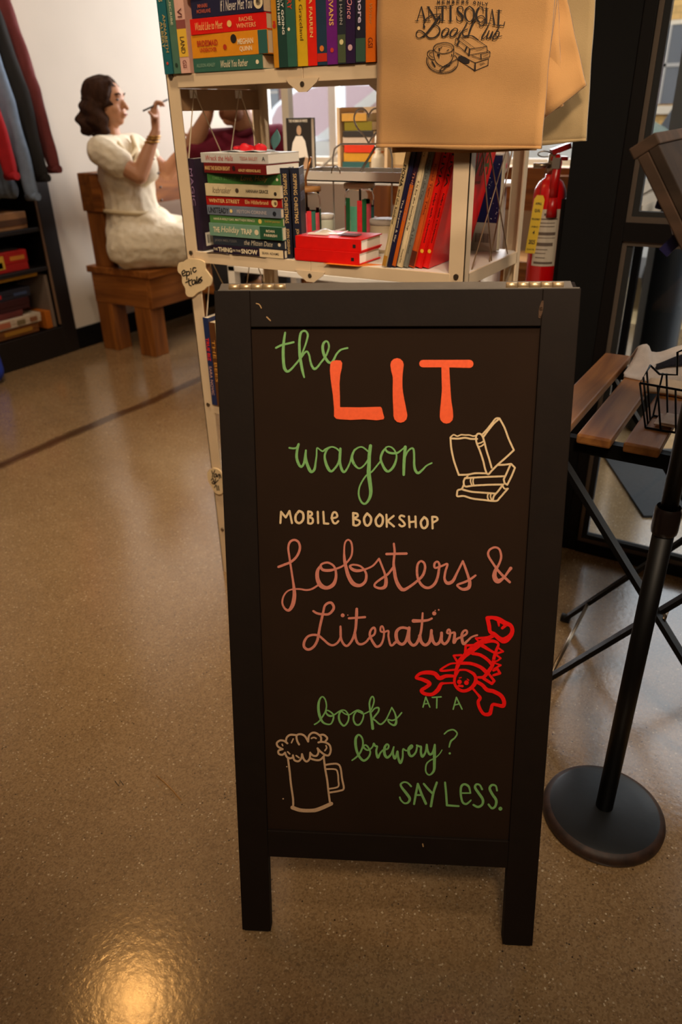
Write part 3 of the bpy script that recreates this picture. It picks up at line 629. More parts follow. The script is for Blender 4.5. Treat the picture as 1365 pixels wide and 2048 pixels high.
def on_frame(px, py): return PP(px, py, SO + sw * .0004, sw)
for P, w_ in (([(513, 607), (519, 609), (523, 616)], 2.2), ([(534, 634), (541, 641)], 2.6), ([(846, 1688), (847, 1693)], 2.5)):
    mb = MB(); stroke(mb, [(x, y, w_) for x, y in P], (0, 0, 1), on_frame, 2.2); mb.build('paint_chip', mat('bare_wood_chip', '#b08a5c', .8), sign, recalc=False)
mb = MB(); stroke(mb, [(1086, 603, 4), (1083, 618, 8), (1080, 634, 5)], (0, 0, 1), on_frame, 6); mb.build('paint_chip', mat('worn_patch', '#4a3018', .8), sign, recalc=False)
# ------------------------------------------------------------------ folding book shelf
QX, QY, SWD, SDP = -1.341, 1.440, .748, .333
QX1, QY1 = QX + SWD, QY + SDP
Z3, Z2, Z1, ZT, Z0 = .556, .954, 1.331, 1.702, .16
shelf = thing('folding_bookshelf', 'cream metal folding bookshelf behind the sandwich board', 'shelf', ((QX + QX1) / 2, (QY + QY1) / 2, 0))
PW = .036
def post(x, y, sx, sy):
    m = MB().box((x, y, 0), (x + PW * sx, y + .004 * sy, ZT + .03), bev=.0008).box((x, y, 0), (x + .004 * sx, y + .024 * sy, ZT + .03), bev=.0008)
    o = m.build('post', M_CREAM, shelf)
    for z in (Z0, Z3, Z2, Z1, ZT):
        yy = y - .003 * sy
        MB().cyl((x + PW * .5 * sx, yy, z - .004), (x + PW * .5 * sx, y, z - .004), .0055, n=12).build('bolt', M_STEEL, o)
post(QX, QY, 1, 1); post(QX1, QY, -1, 1); post(QX, QY1, 1, -1); post(QX1, QY1, -1, -1)
XM = (QX + QX1) / 2
for z in (Z0, Z3, Z2, Z1, ZT):
    for y, sg in ((QY, 1), (QY1, -1)):
        for x0, x1 in ((QX + PW * .9, XM - .0007), (XM + .0007, QX1 - PW * .9)):
            MB().box((x0, y - .001 * sg, z - .026), (x1, y + .004 * sg, z), bev=.0008).build('rail', M_CREAM, shelf)
        br = MB().prism([(-.040, .0), (.040, .0), (.034, -.008), (.010, -.024), (-.010, -.024), (-.034, -.008)], (XM, y - .0022 * sg, z - .020), (1, 0, 0), (0, 0, 1), .0025)
        br.cyl((XM, y - .006 * sg, z - .030), (XM, y - .002 * sg, z - .030), .005, n=12, mi=1)
        br.build('hinge_bracket', [M_CREAM, M_STEEL], shelf)
    for x, sg in ((QX, 1), (QX1, -1)):
        MB().box((x, QY + .02, z - .026), (x + .004 * sg, QY1 - .02, z), bev=.0008).build('side_rail', M_CREAM, shelf)
    MB().box((QX + .004, QY + .004, z - .003), (QX1 - .004, QY1 - .004, z), bev=.0006).build('shelf_panel', M_WHITEM, shelf)
# elastic bracing cords in the two end frames, hooked top and bottom
def cords(x, zs):
    m = MB()
    for za, zb in zs:
        zm = zb + (za - zb) * .5
        for ze in (za, zb):
            m.tube([(x, QY + .012 + (SDP - .024) * a, ze if t else zm) for a, t in ((.0, 0), (.17, 1), (.5, 0), (.72, 1), (1.0, 0))], .0018, 6, smooth=False)
    m.build('bracing_cord', mat('cord', '#cbb79a', .6), shelf)
for a_ in (.17, .72): MB().box((QX + .018, QY + .012 + (SDP - .024) * a_ - .012, Z1 - .046), (QX + .021, QY + .012 + (SDP - .024) * a_ + .012, Z1 - .029)).build('cord_hook', M_WHITEM, shelf)
cords(QX + .023, [(Z1 - .03, Z2 + .0), (Z2 - .03, Z3)])
m = MB()
for za, zb in ((Z1 - .03, Z2), (Z2 - .03, Z3)):
    for ya, yb in ((QY + .03, QY1 - .06), (QY1 - .03, QY + .06), (QY + .03, QY1 - .16), (QY1 - .03, QY + .16)):
        m.tube([(QX1 - .010, ya, za), (QX1 - .010, yb, zb)], .0015, 6)
m.build('bracing_cord', mat('wire', '#9c8468', .45, .5), shelf)
# side board hung in the left end frame
b = MB().box((QX + .010, QY + .012, Z1 - .072), (QX + .018, QY1 - .014, Z1 - .027), bev=.001)
b.build('side_board', mat('kraft_board', '#94714e', .8, noise=.06), shelf)
# ------------------------------------------------------------------ books
M_PAGES = mat('pages', '#d8c6a4', .85, noise=.10, nscale=120, stretch=(1, 1, 30))
M_PAGESW = mat('pages_white', '#ece6da', .85, noise=.06, nscale=120, stretch=(1, 1, 30))
ROT_UP = Matrix(((0, 0, 1), (0, 1, 0), (-1, 0, 0)))           # spine upright, title reading downwards
ROT_FACE = Matrix(((0, 1, 0), (0, 0, -1), (-1, 0, 0)))        # cover towards the aisle
def book(label, L, T, D, colr, loc, rot=None, texts=(), bands=(), group=None, pages=M_PAGES, cover_texts=(), hard=False, deco=(), front=None, name='book', cat='book', rough=.42):
    r = thing(name, label, cat, loc, rot, group)
    cm = mat('cover_' + colr, colr, rough, noise=.07, nscale=60)
    cv = MB(); c = .0016 if not hard else .0026
    cv.box((0, 0, 0), (L, D, c), bev=.0004).box((0, 0, T - c), (L, D, T), bev=.0004, mi=1 if front else 0).box((0, 0, c * .5), (L, c, T - c * .5), bev=.0003)
    local(r, cv).build('cover', [cm, mat('cover_' + front, front, rough)] if front else cm, r)
    i = .0006 if not hard else .0035
    local(r, MB().box((i, c, c), (L - i, D - i, T - c))).build('pages', pages, r)
    for x0, x1, col in bands:
        local(r, MB().box((x0 * L, -.0005, .0006), (x1 * L, .0004, T - .0006))).build('spine_panel', mat('cover_' + col, col, rough), r)
    for t in texts:
        s, x0, x1, hf, col = t[:5]; bold = t[5] if len(t) > 5 else .01; sh = t[6] if len(t) > 6 else 0; dz = t[7] if len(t) > 7 else 0
        mb = MB(); h = hf * T
        put_text(mb, s, (x0 * L, -.0009, T / 2 - h / 2 + dz * T), (1, 0, 0), (0, 0, 1), (x1 - x0) * L, h, bold, sh)
        o = local(r, mb).build('title', mat('ink_' + col, col, .5), r, recalc=False)
    for s, x, y, wv, h, col, bold in cover_texts:           # x down from the head, y out from the spine
        mb = MB(); put_text(mb, s, ((x + h) * L, y * D, T + .0006), (0, 1, 0), (-1, 0, 0), wv * D, h * L, bold)
        local(r, mb).build('title', mat('ink_' + col, col, .5), r, recalc=False)
    for kind, x, z, rad, col in deco:
        mb = MB(); n = 20
        if kind == 'o': mb.add([(x * L + rad * math.cos(2 * math.pi * k / n), -.0008, z * T + rad * math.sin(2 * math.pi * k / n)) for k in range(n)], [tuple(range(n))])
        local(r, mb).build('spine_emblem', mat('ink_' + col, col, .5), r, recalc=False)
    return r
Q3 = lambda x, y: (310 + x / 3.0333, y / 3.0333)
Q4 = lambda x, y: (370 + x / 3.3293, 160 + y / 3.3293)
QA = lambda fr, x, y, Y=QY: PY(*fr(x, y), Y)
G1 = 'stack of paperbacks on the middle shelf'
def lying(label, fr, xl, xr, zb, T, D, colr, dy=0, dyaw=0, **k):
    a = QA(fr, xl[0], xl[1]); b_ = QA(fr, xr[0], xr[1])
    return book(label, b_.x - a.x, T, D, colr, (a.x, QY + dy, zb), (0, 0, R_(dyaw)), **k)
zz = Z2 + .0008
CR = '#e6d3ae'; GOLD = '#d8a95c'; WH = '#efe6d6'
mid = [
 ('dark plum paperback with cream author panel, bottom of the tall stack', 190, 665, 58, '#231528', dict(texts=[('THE', .01, .07, .3, CR), ('THING', .08, .28, .56, CR, .03), ('IN THE', .29, .40, .25, CR), ('SNOW', .41, .64, .56, CR, .03), ('SEAN ADAMS', .70, .93, .30, '#3a2a2a')], bands=[(.665, .985, '#e0c59a')])),
 ('dark slate paperback second from the bottom of the tall stack', 185, 660, 60, '#2b3038', dict(texts=[('JODI MELTZER', .03, .35, .34, '#6f6a66'), ('the Mitten Date', .45, .84, .55, '#cfc0a4', .0, .3)], deco=[('o', .93, .5, .004, CR)])),
 ('sage and dark green paperback with a cream script title', 165, 658, 88, '#6d9078', dict(texts=[('THE', .06, .15, .42, CR, .02), ('Holiday', .17, .43, .62, CR, .0, .3), ('TRAP', .45, .60, .42, CR, .02), ('ROAN', .79, .90, .2, CR, .01, 0, .16), ('PARRISH', .76, .93, .2, CR, .01, 0, -.16)], bands=[(.705, .995, '#234c33')], deco=[('o', .66, .5, .006, '#d8c4a0')])),
 ('bright green paperback above the sage one', 165, 650, 53, '#4d7a3d', dict(texts=[('HAVE A HOLLY DAY, MATTHEW PRINCE', .06, .63, .34, CR), ('TIMOTHY JANOVSKY', .76, .97, .3, '#c9a04c')], deco=[('o', .70, .5, .005, '#e0c060')])),
 ('grey blue paperback with a bold dark title', 150, 645, 62, '#6d7480', dict(texts=[('UNSTEADY', .02, .31, .62, '#16161a', .02), ('PEYTON CORINNE', .42, .82, .36, '#b8a9a4')], deco=[('o', .92, .45, .005, '#1c2028'), ('o', .34, .5, .004, '#e2c27a')])),
 ('red paperback with yellow lettering in the middle of the stack', 140, 640, 60, '#a3160f', dict(texts=[('WINTER STREET', .04, .46, .42, '#e0b070', .02), ('Elin Hilderbrand', .53, .83, .42, '#e0b070', .015)], deco=[('o', .91, .5, .0085, '#e0c48a'), ('o', .92, .45, .004, '#8a5a3a')])),
 ('cream paperback with dark handwriting on its spine', 138, 640, 80, '#d2bd94', dict(texts=[('Icebreaker', .10, .36, .5, '#4a3a2c', -.008, .4), ('HANNAH GRACE', .56, .85, .28, '#2e2620', .02)], deco=[('o', .44, .5, .005, '#4a3a2c'), ('o', .94, .35, .004, '#2e2620')])),
 ('leaf green paperback with a gold script title', 148, 630, 67, '#3f6f33', dict(texts=[('EMILY STONE', .08, .41, .32, '#6f9a58'), ('Love, Holly', .47, .84, .6, '#c9a04c', .0, .35)], deco=[('o', .96, .5, .003, CR)])),
 ('dark red paperback second from the top, pages turned out', 130, 610, 62, '#6f1310', dict(texts=[('MAKE THE SEASON BRIGHT', .02, .44, .42, '#d8b070', .02), ('ASHLEY HERRING BLAKE', .57, .92, .28, '#d8b070', .02, 0, -.12)], deco=[('o', .50, .55, .005, '#2a0a08')], pages=M_PAGESW)),
 ('pale grey book with red script, top of the tall stack', 105, 600, 62, '#c2bdb4', dict(texts=[('Wreck the Halls', .08, .50, .52, '#b8443c', .0, .3), ('TESSA BAILEY', .60, .86, .34, '#b87468'), ('A', .92, .965, .4, '#3a3a3a')], pages=M_PAGESW)),
]
for i, (lb, xl, xr, tk, colr, k) in enumerate(mid):
    T = tk * .000328
    D = .09 if i < 8 else .104; dyaw = [0, .6, -.8, .4, -.5, .8, -.4, 1.0, -9, -6.5][i]
    lying(lb, Q4, (xl, 1100 - i * 66), (xr, 1130 - i * 66), zz, T, D, colr, dy=-.002 + (.002 if i % 2 else 0), dyaw=dyaw, group=G1, **k)
    zz += T + .0006
STACKTOP = zz
# upright book left of the stack, back cover out
a = PY(395, 310, QY + .01); 
book('upright dark plum book standing against the left end of the shelf', .205, .024, .14, '#2a1a2e', (QX + .028, QY + .006, Z2 + .207), ROT_UP, group='upright books beside the tall stack',
     texts=[('MAGIC', .1, .5, .4, '#8a6a8a')], cover_texts=[])
bk_ = [o for o in bpy.data.objects if o.get('label', '').startswith('upright dark plum')][0]
mb = MB()
for i in range(9): mb.box((.170 + 0.0, .02 + i * .0035, .0246), (.190, .02 + i * .0035 + (.0012 if i % 3 else .002), .0249))
local(bk_, mb).build('barcode', mat('ink_dark', '#1a1512', .6), bk_)
local(bk_, MB().box((.165, .014, .0241), (.196, .056, .0245))).build('barcode_label', mat('paper', '#e8e0d0', .8), bk_)
# two upright navy books right of the stack
for i, (pxa, Yn, lb) in enumerate(((562, QY + .006, 'navy upright book with gold title nearest the tall stack'), (582, QY + .012, 'navy upright book with gold title beside the first glass tumbler'))):
    xa = PY(pxa, 400, Yn).x; tw_ = PY(pxa + 14.5, 400, Yn).x - xa; L_n = PY(pxa + 5, 336, Yn).z - Z2 - .001
    book(lb, L_n, tw_, .088, '#131526', (xa + .002, Yn, Z2 + .001 + L_n), Euler((0, 0, R_(27))).to_matrix() @ ROT_UP, group='upright books beside the tall stack', hard=True,
         texts=[('SKIPPING CHRISTMAS', .06, .60, .42, '#c9a468', .01), ('JOHN GRISHAM', .66, .95, .42, '#c9a468', .01)], cover_texts=[('SKIPPING', .08, .1, .7, .10, '#9aa6c8', .0), ('CHRISTMAS', .26, .08, .84, .10, '#9aa6c8', .0)])
# two square red books lying flat
a = PY(592, 515, QY); b_ = PY(722, 531, QY)
for i in range(2):
    r = book(('lower' if i == 0 else 'upper') + ' of two bright red square books lying flat', .168, .026, .100, '#d81009', (a.x + .002 * i, QY - .003 + .002 * i, Z2 + .0012 + .0266 * i), (0, 0, R_(.6 + i)), hard=True, pages=M_PAGESW, group='red square books')
    local(r, MB().box((.148, -.0006, .008), (.155, .0002, .015))).build('spine_emblem', mat('ink_dark', '#1a1512', .6), r)
# loose things on the red books and under them
o = MB().sheet(lambda u, v: Vector((-.985 + .075 * u, QY + .035 + .03 * v + .008 * u, Z2 + .0552 + .004 * math.sin(u * 7) * v + .003 * v)), 14, 6, .0008).build('plastic_sleeve', mat('clear_sleeve', '#d8c8b4', .25), None)
tag(o, 'crumpled clear plastic sleeve on the red books', 'sleeve')
o = MB().box((-.91, QY + .028, Z2 + .0555), (-.865, QY + .056, Z2 + .0572), Matrix.Identity(4)).build('enamel_pin_card', mat('pin_card', '#5b2a2a', .5, noise=.4, nscale=90), None)
tag(o, 'small dark pin card lying on the red books', 'card')
o = MB().box((-.985, QY + .02, Z2 + .055), (-.935, QY + .033, Z2 + .0575)).build('white_sticker', mat('paper', '#e8e0d0', .8), None); tag(o, 'narrow white paper strip on the red books', 'paper')
o = MB().prism([(-.925, QY - .012), (-.84, QY - .010), (-.80, QY + .03), (-.9, QY + .03)], (0, 0, Z2 + .0002), (1, 0, 0), (0, 1, 0), .0008).build('orange_leaflet', mat('orange_paper', '#e07a1c', .6), None)
tag(o, 'thin orange leaflet under the red books', 'leaflet')
for i, (x0, x1) in enumerate(((-1.27, -1.20), (-1.19, -1.09))):
    o = MB().sheet(lambda u, v: Vector((x0 + (x1 - x0) * u, QY - .004 + .05 * v, Z2 + .0004 + .0016 * math.sin(u * 3) * (1 - v))), 8, 4, .0005).build('bookmark', mat('laminated_grey', '#5a4a3c', .3), None)
    tag(o, ('short' if i == 0 else 'longer') + ' dark bookmark pinched under the tall stack', 'bookmark', 'bookmarks under the tall stack')
# tissue bow and leaf bookmark on top of the stack
B = Blob(); 
for k in range(7): B.ell((-1.19 + .012 * k, QY + .05 + .008 * math.sin(k * 2), STACKTOP + .005 + .002 * math.cos(k * 3)), (.012, .013, .005), (k, k * .7, k * .4))
tag(B.build('ribbon_bow', mat('bow_red', '#e01020', .5), voxel=.003, smooth=2), 'scrunched red ribbon on top of the tall stack', 'ribbon')
o = MB().sheet(lambda u, v: Vector((-1.105 + .014 * math.sin(math.pi * u) * (v - .5) * 2 - .012 * u, QY + .09, STACKTOP + .001 + .042 * (1 - u) + .003 * math.sin(v * 3))), 10, 4, .001).build('leaf_bookmark', mat('teal_leaf', '#4f7a78', .5), None); tag(o, 'teal leaf bookmark standing on the tall stack', 'bookmark')
o = MB().sheet(lambda u, v: Vector((-1.215 + .11 * u, QY + .02 + .06 * v, STACKTOP + .0003 + .003 * abs(math.sin(u * 6)))), 14, 6, .0006).build('tissue_paper', mat('tissue', '#c9d0d4', .6), None); tag(o, 'crinkled pale tissue under the red ribbon', 'tissue')
# upper shelf
zz = Z1 + .0008
upper = [
 ('teal green paperback with a cream script title, bottom of the upper stack', 240, 660, 60, '#35604f', dict(texts=[('ALLISON ASHLEY', .05, .33, .26, '#7d9a80'), ('Would You Rather', .41, .80, .5, CR, .0, .3)], deco=[('o', .93, .5, .004, CR)])),
 ('thick orange paperback with a red title and dark figure', 230, 695, 98, '#dc8a17', dict(texts=[('BRIDESMAID', .08, .36, .26, '#b03014', .03, 0, .13), ('UNDERCOVER', .11, .34, .18, '#b03014', .03, 0, -.16), ('MEGHAN', .62, .82, .24, CR, .02, 0, .08), ('QUINN', .64, .80, .24, CR, .02, 0, -.24)], bands=[(.88, .995, '#2f5a52')], deco=[('o', .45, .4, .005, '#b03014'), ('o', .57, .72, .008, '#241c18')])),
 ('bright red paperback with yellow lettering in the upper stack', 230, 685, 66, '#d8160d', dict(texts=[('Would Like to Meet', .07, .44, .5, '#e8b46a', .0, .3), ('RACHEL', .66, .84, .26, '#e8a46a', .01, 0, .2), ('WINTERS', .62, .87, .28, '#e8a46a', .01, 0, -.18)], deco=[('o', .53, .5, .006, '#e8b46a')])),
 ('navy paperback with handwritten title and round cream badge', 235, 670, 78, '#22203a', dict(texts=[('MHAIRI', .10, .24, .2, '#b0503a', .02, 0, .13), ('MCFARLANE', .08, .28, .2, '#b0503a', .02, 0, -.15), ('If I Never Met You', .42, .86, .56, '#d8cabc', .0, .25)], deco=[('o', .94, .5, .0115, '#e0c9a0'), ('o', .94, .5, .006, '#3a2c2a')])),
 ('mustard yellow paperback with a black script title', 212, 668, 80, '#dba022', dict(texts=[('The Summer Job', .03, .50, .56, '#17120c', .012, .2), ('LIZZY DENT', .65, .94, .34, '#8a5a14', .0)], deco=[('o', .58, .5, .005, '#c03018')])),
 ('black paperback with white script, top of the upper stack', 215, 640, 70, '#14100f', dict(texts=[('Happy Place', .1, .5, .55, '#d8cabc', .0, .3)])),
 ('grey paperback lying above the black one', 222, 640, 60, '#4a4038', dict(texts=[('BEACH', .1, .5, .5, '#d8cabc', .0)])),
]
for i, (lb, xl, xr, tk, colr, k) in enumerate(upper):
    T = tk * .00043
    lying(lb, Q3, (xl, 395 - i * 70), (xr, 390 - i * 70), zz, T, .135, colr, dy=-.003 + .002 * (i % 2), dyaw=[0, -.5, .6, -.4, .5, 0, .4][i], group='stack of paperbacks on the upper shelf', **k)
    zz += T + .0006
def uprights(lst, group, z, fr, yb, dy=0):
    for lb, x0, x1, H, colr, k in lst:
        a = QA(fr, x0, yb); b_ = QA(fr, x1, yb); T = b_.x - a.x - .0006
        book(lb, H, T, .132, colr, (a.x, QY - .006 + dy + .002 * math.sin(x0), z + H), ROT_UP, group=group, **k)
uprights([
 ('teal upright paperback at the left end of the upper shelf', 74, 126, .205, '#1f5f66', dict(texts=[('TRULY YOURS', .02, .35, .42, '#c8b27c', .01), ('ANNABETH', .46, .80, .30, '#b89c5c', .01, 0, .18), ('ALBERT', .52, .76, .30, '#b89c5c', .01, 0, -.2)], deco=[('o', .90, .5, .003, '#c0402c')])),
 ('grey green upright paperback second from the left on the upper shelf', 126, 170, .205, '#4d6f5a', dict(texts=[('MURDER', .05, .24, .45, '#e04028', .02), ('SUSCRIBE', .30, .56, .3, '#c9c0a0')], bands=[(.04, .27, '#8a1a12')], deco=[('o', .92, .5, .004, '#22382c')])),
 ('pink and yellow checked upright paperback beside the flat stack', 170, 228, .205, '#d9a896', dict(texts=[('VI', .42, .50, .45, '#5a2a2a', .01), ('LAND', .67, .82, .45, '#3a2418', .01), ('GSI', .88, .95, .4, '#7a3a3a')], bands=[(.60, .85, '#e0b03a'), (.52, .60, '#8a4a44')])),
], 'upright books at the left end of the upper shelf', Z1 + .0008, Q3, 425, dy=-.001)
uprights([
 ('amber upright paperback right after the flat stack', 735, 766, .20, '#c7831c', dict(texts=[('R', .6, .66, .5, '#c02a14', .02)], deco=[('o', .64, .5, .004, '#c02a14')])),
 ('dark green upright paperback with a two-line white title', 766, 822, .20, '#1f3d34', dict(texts=[('IS SHE REALLY GOING', .10, .72, .26, WH, .015, 0, .2), ('OUT WITH HIM?', .26, .64, .26, WH, .015, 0, -.2)])),
 ('sea green upright paperback with a red title', 822, 876, .20, '#2f5c4c', dict(texts=[('END OF STORY', .02, .52, .5, '#d83a1c', .01)], deco=[('o', .68, .3, .003, CR)])),
 ('yellow upright paperback with a dark title', 876, 938, .20, '#d8a81c', dict(texts=[('10,000 Miles to Graceland', .02, .78, .4, '#3a2a10', .0)])),
 ('scarlet upright paperback with a yellow author name', 938, 994, .20, '#e0200e', dict(texts=[('ROMAN', .0, .14, .5, '#f0c890', .02), ('LEIA FARREN', .36, .76, .34, '#f0c070', .01)], deco=[('o', .25, .5, .006, '#3a0c08')])),
 ('slate blue upright paperback with a large pale name', 994, 1056, .20, '#22384a', dict(texts=[('Henry', .02, .40, .62, '#c9bca8', -.005)], bands=[(.90, .97, '#c22a18')], deco=[('o', .86, .5, .005, '#d8752a')])),
 ('violet upright paperback with a yellow author name', 1056, 1120, .20, '#6a1a72', dict(texts=[('THE', .0, .06, .5, '#e8c06a', .01), ('LAUREN EVANS', .14, .68, .42, '#e8b060', .015)], deco=[('o', .88, .5, .004, '#c03a2a')])),
 ('dark grey upright paperback with a slanted white title', 1124, 1174, .20, '#262a30', dict(texts=[('Built to Last', .0, .35, .52, '#c9c0b4', -.005, .3), ('ERIN HAHN', .38, .68, .34, '#a49c94')], bands=[(.76, .99, '#4a5238')], deco=[('o', .82, .5, .0045, '#d8c890')])),
 ('deep purple upright paperback with a pink script title', 1174, 1228, .20, '#2a1638', dict(texts=[('You Took Me Once', .04, .64, .56, '#e89a9a', .0, .25)], deco=[('o', .87, .5, .005, '#c8a0a0')])),
 ('charcoal upright paperback with a lilac author name', 1228, 1290, .20, '#24222e', dict(texts=[('Clare Gilmore', .04, .68, .46, '#d0c0d8', .02)], bands=[(.80, .99, '#3a5644')], deco=[('o', .72, .35, .003, CR)])),
 ('orange upright paperback beside the tote bags', 1292, 1352, .20, '#d9640c', dict(texts=[('The Lady Writer', .30, .70, .4, '#c08a4c', -.008, .3), ('GSI', .80, .88, .5, '#7a3008')])),
], 'upright books on the right of the upper shelf', Z1 + .0008, Q3, 400)
x = QA(Q3, 1352, 400).x + .001
for i, (T, c) in enumerate(((.022, '#7a4a2a'), (.026, '#2f4a5a'), (.024, '#8a2a2a'), (.02, '#3a5a3a'))):
    book(['brown', 'steel blue', 'brick red', 'moss green'][i] + ' upright paperback behind the tote bags', .20, T, .13, c, (x, QY - .004, Z1 + .2008), ROT_UP, group='upright books on the right of the upper shelf'); x += T + .0008
# lower shelf, left end
for i, (lb, x, T, c, tx) in enumerate((
 ('dark blue upright book with a red title at the left of the lower shelf', -1.3045, .0175, '#1d2a52', [('TRUE BIZ', .22, .48, .6, '#e0281c', .02), ('SARA NOVIC', .54, .88, .5, '#d8a494', .0)]),
 ('brown upright book half hidden by the sandwich board', -1.286, .02, '#5a3418', [('THE BEES', .2, .7, .5, '#d8943c', .0)]),
 ('cream upright book on the lower shelf', -1.265, .024, '#c9b48a', []), ('red upright book on the lower shelf', -1.240, .022, '#9a2018', []), ('grey upright book on the lower shelf', -1.217, .026, '#55585a', []))):
    book(lb, .236 - .01 * (i > 0), T, .14, c, (x, QY - .006, Z3 + .2368 - .01 * (i > 0)), ROT_UP, texts=tx, group='upright books on the lower shelf')
# leaning picture books
lean = R_(-14)
def leaning(lst):
    x = PY(762, 545, QY).x
    for n_, (lb, T, H, D, colr, k) in enumerate(lst):
        Rm = Euler((0, R_(13.5), 0)).to_matrix() @ ROT_UP
        # foot of the spine at (x, z = shelf): origin is the head of the spine
        off = Rm @ Vector((H, 0, 0))
        k = dict(k); k.setdefault('group', 'leaning picture books')
        book(lb, H, T, D, colr, (x - off.x, QY + .004 + .0034 * n_, Z2 + .0012 - off.z + T * math.sin(R_(13.5))), Rm, hard=True, pages=M_PAGESW, **k)
        x += T / math.cos(R_(13.5)) + .0006
leaning([
 ('thin tan picture book with black lettering, leftmost of the leaning row', 0.01000, .232, .19, '#c4a878', dict(texts=[('FIONA', .12, .30, .62, '#1a1410', .02), ('and the Rainbow', .32, .62, .5, '#4a3a2a')], bands=[(.90, .99, '#b07a2a')])),
 ('thin navy picture book with white lettering', 0.00920, .238, .2, '#1c1a38', dict(texts=[('The Serpent & Sky', .42, .78, .5, '#c9b49c')])),
 ('thin plum picture book with an orange edge', 0.00920, .238, .2, '#33182a', dict(texts=[('THE HAUNTED', .2, .6, .5, '#b06a50')], bands=[(.3, .99, '#c25a14')])),
 ('thin cream picture book with dark lettering', 0.01240, .272, .2, '#dcc296', dict(texts=[('Dave Perry', .04, .2, .34, '#4a3a2a'), ('S is for the Stanley Cup', .36, .72, .4, '#3a2c1e'), ('Sleeping Bear', .86, .97, .3, '#4a3a2a')])),
 ('thin grey picture book in the leaning row', 0.01080, .274, .2, '#77746a', dict(texts=[('One Night in the City', .14, .5, .45, '#48443c'), ('A Harbor', .7, .9, .4, '#48443c')])),
 ('burnt orange picture book in the leaning row', 0.01280, .285, .2, '#c4501a', dict(texts=[('Roald Tiger Tales', .28, .62, .45, '#7a2a10')], bands=[(.88, .99, '#5a2414')])),
 ('red picture book with black spine letters beside the orange one', 0.01480, .288, .205, '#e01008', dict(texts=[('OLIVIA', .16, .44, .42, '#2a0806', .01), ('helps with Christmas', .48, .82, .36, '#2a0806')], deco=[('o', .08, .5, .004, '#f0b030'), ('o', .88, .5, .004, '#f0b030')])),
 ('red picture book with its cover showing a green title', 0.01400, .288, .215, '#e01008', dict(texts=[('OLIVIA', .14, .44, .42, '#2a0806', .01), ('helps with Christmas', .48, .82, .36, '#2a0806')], deco=[('o', .06, .5, .004, '#f0b030'), ('o', .88, .5, .004, '#f0b030')],
   cover_texts=[('OLIVIA', .20, .08, .84, .20, '#3f4a12', .0), ('helps with Christmas', .425, .12, .66, .04, '#4a3a10', .0)])),
])
# starry book facing out, rear right corner
p0 = PY(945, 342, QY1 - .06); p1 = PY(1002, 342, QY1 - .06)
sb = book('dark blue starry book standing behind the red picture books', .205, .02, .15, '#b8ab98', (p1.x - .15, QY1 - .03, Z2 + .2058), ROT_FACE, name='book', hard=True)
# front of it: night sky over a pale strip with a barcode
local(sb, MB().box((.002, .001, .0202), (.142, .149, .0208))).build('night_panel', mat('night_blue', '#0f1240', .5), sb)
st = MB(); rnd = random.Random(3)
for k in range(70):
    x, y = rnd.uniform(.006, .138), rnd.uniform(.004, .146); rr = rnd.choice((.0006, .0008, .0012))
    st.add([(x - rr, y, .0211), (x, y - rr, .0211), (x + rr, y, .0211), (x, y + rr, .0211)], [(0, 1, 2, 3)])
local(sb, st).build('star', mat('star_white', '#e8dcd8', .5), sb, recalc=False)
bc = MB()
for i in range(12): bc.box((.166, .096 + i * .0032, .0202), (.186, .096 + i * .0032 + (.0012 if i % 3 else .002), .0206))
local(sb, bc).build('barcode', mat('ink_grey', '#6a5a50', .6), sb)
# photo-portrait book facing out, standing on the white cart
CZ = PY(720, 352, 2.2).z
p0 = PY(580, 330, 2.2); p1 = PY(624, 330, 2.2); hp = PY(583, 236, 2.2).z; w_ = p1.x - p0.x
pb = book('dark hardback with a portrait of a woman in a white shirt facing out', hp - CZ - .002, .028, w_ + .004, '#2c2620', (p0.x, 2.215, hp), Euler((0, 0, R_(5))).to_matrix() @ Euler((R_(-1), 0, 0)).to_matrix() @ ROT_FACE, hard=True, pages=M_PAGESW, rough=.35)
bl = MB()
def pt(x, y, z=.0284): return (x, y * w_, z)
bl.add([pt(.052, .40), pt(.052, .66), pt(.066, .78), pt(.112, .74), pt(.118, .36), pt(.070, .26)], [tuple(range(6))])
bl.add([pt(.070, .26, .0287), pt(.080, .40, .0287), pt(.122, .34, .0287), pt(.122, .12, .0287)], [(0, 1, 2, 3)]); bl.add([pt(.062, .70, .0287), pt(.068, .79, .0287), pt(.116, .90, .0287), pt(.116, .76, .0287)], [(0, 1, 2, 3)])
local(pb, bl).build('portrait_shirt', mat('portrait_white', '#e0d4c4', .6), pb, recalc=False)
hd = MB(); n = 16
hd.add([pt(.036 + .014 * math.cos(2 * math.pi * k / n), .54 + .10 * math.sin(2 * math.pi * k / n), .0288) for k in range(n)], [tuple(range(n))])
hd.add([pt(.112, .78, .0290), pt(.116, .90, .0290), pt(.150, .84, .0290), pt(.158, .66, .0290), pt(.148, .62, .0290)], [(0, 1, 2, 3, 4)])
local(pb, hd).build('portrait_skin', mat('portrait_skin', '#b08a68', .6), pb, recalc=False)
hr = MB(); hr.add([pt(.032 + .018 * math.cos(2 * math.pi * k / n), .54 + .15 * math.sin(2 * math.pi * k / n), .0282) for k in range(n)], [tuple(range(n))])
local(pb, hr).build('portrait_hair', mat('portrait_hair', '#1a120c', .6), pb, recalc=False)
tb = MB(); put_text(tb, 'THE WOMAN IN WHITE', (.013, .12 * w_, .0286), (0, 1, 0), (-1, 0, 0), .78 * w_, .008, .02); local(pb, tb).build('title', mat('ink_cream', '#e0d2ba', .5), pb, recalc=False)
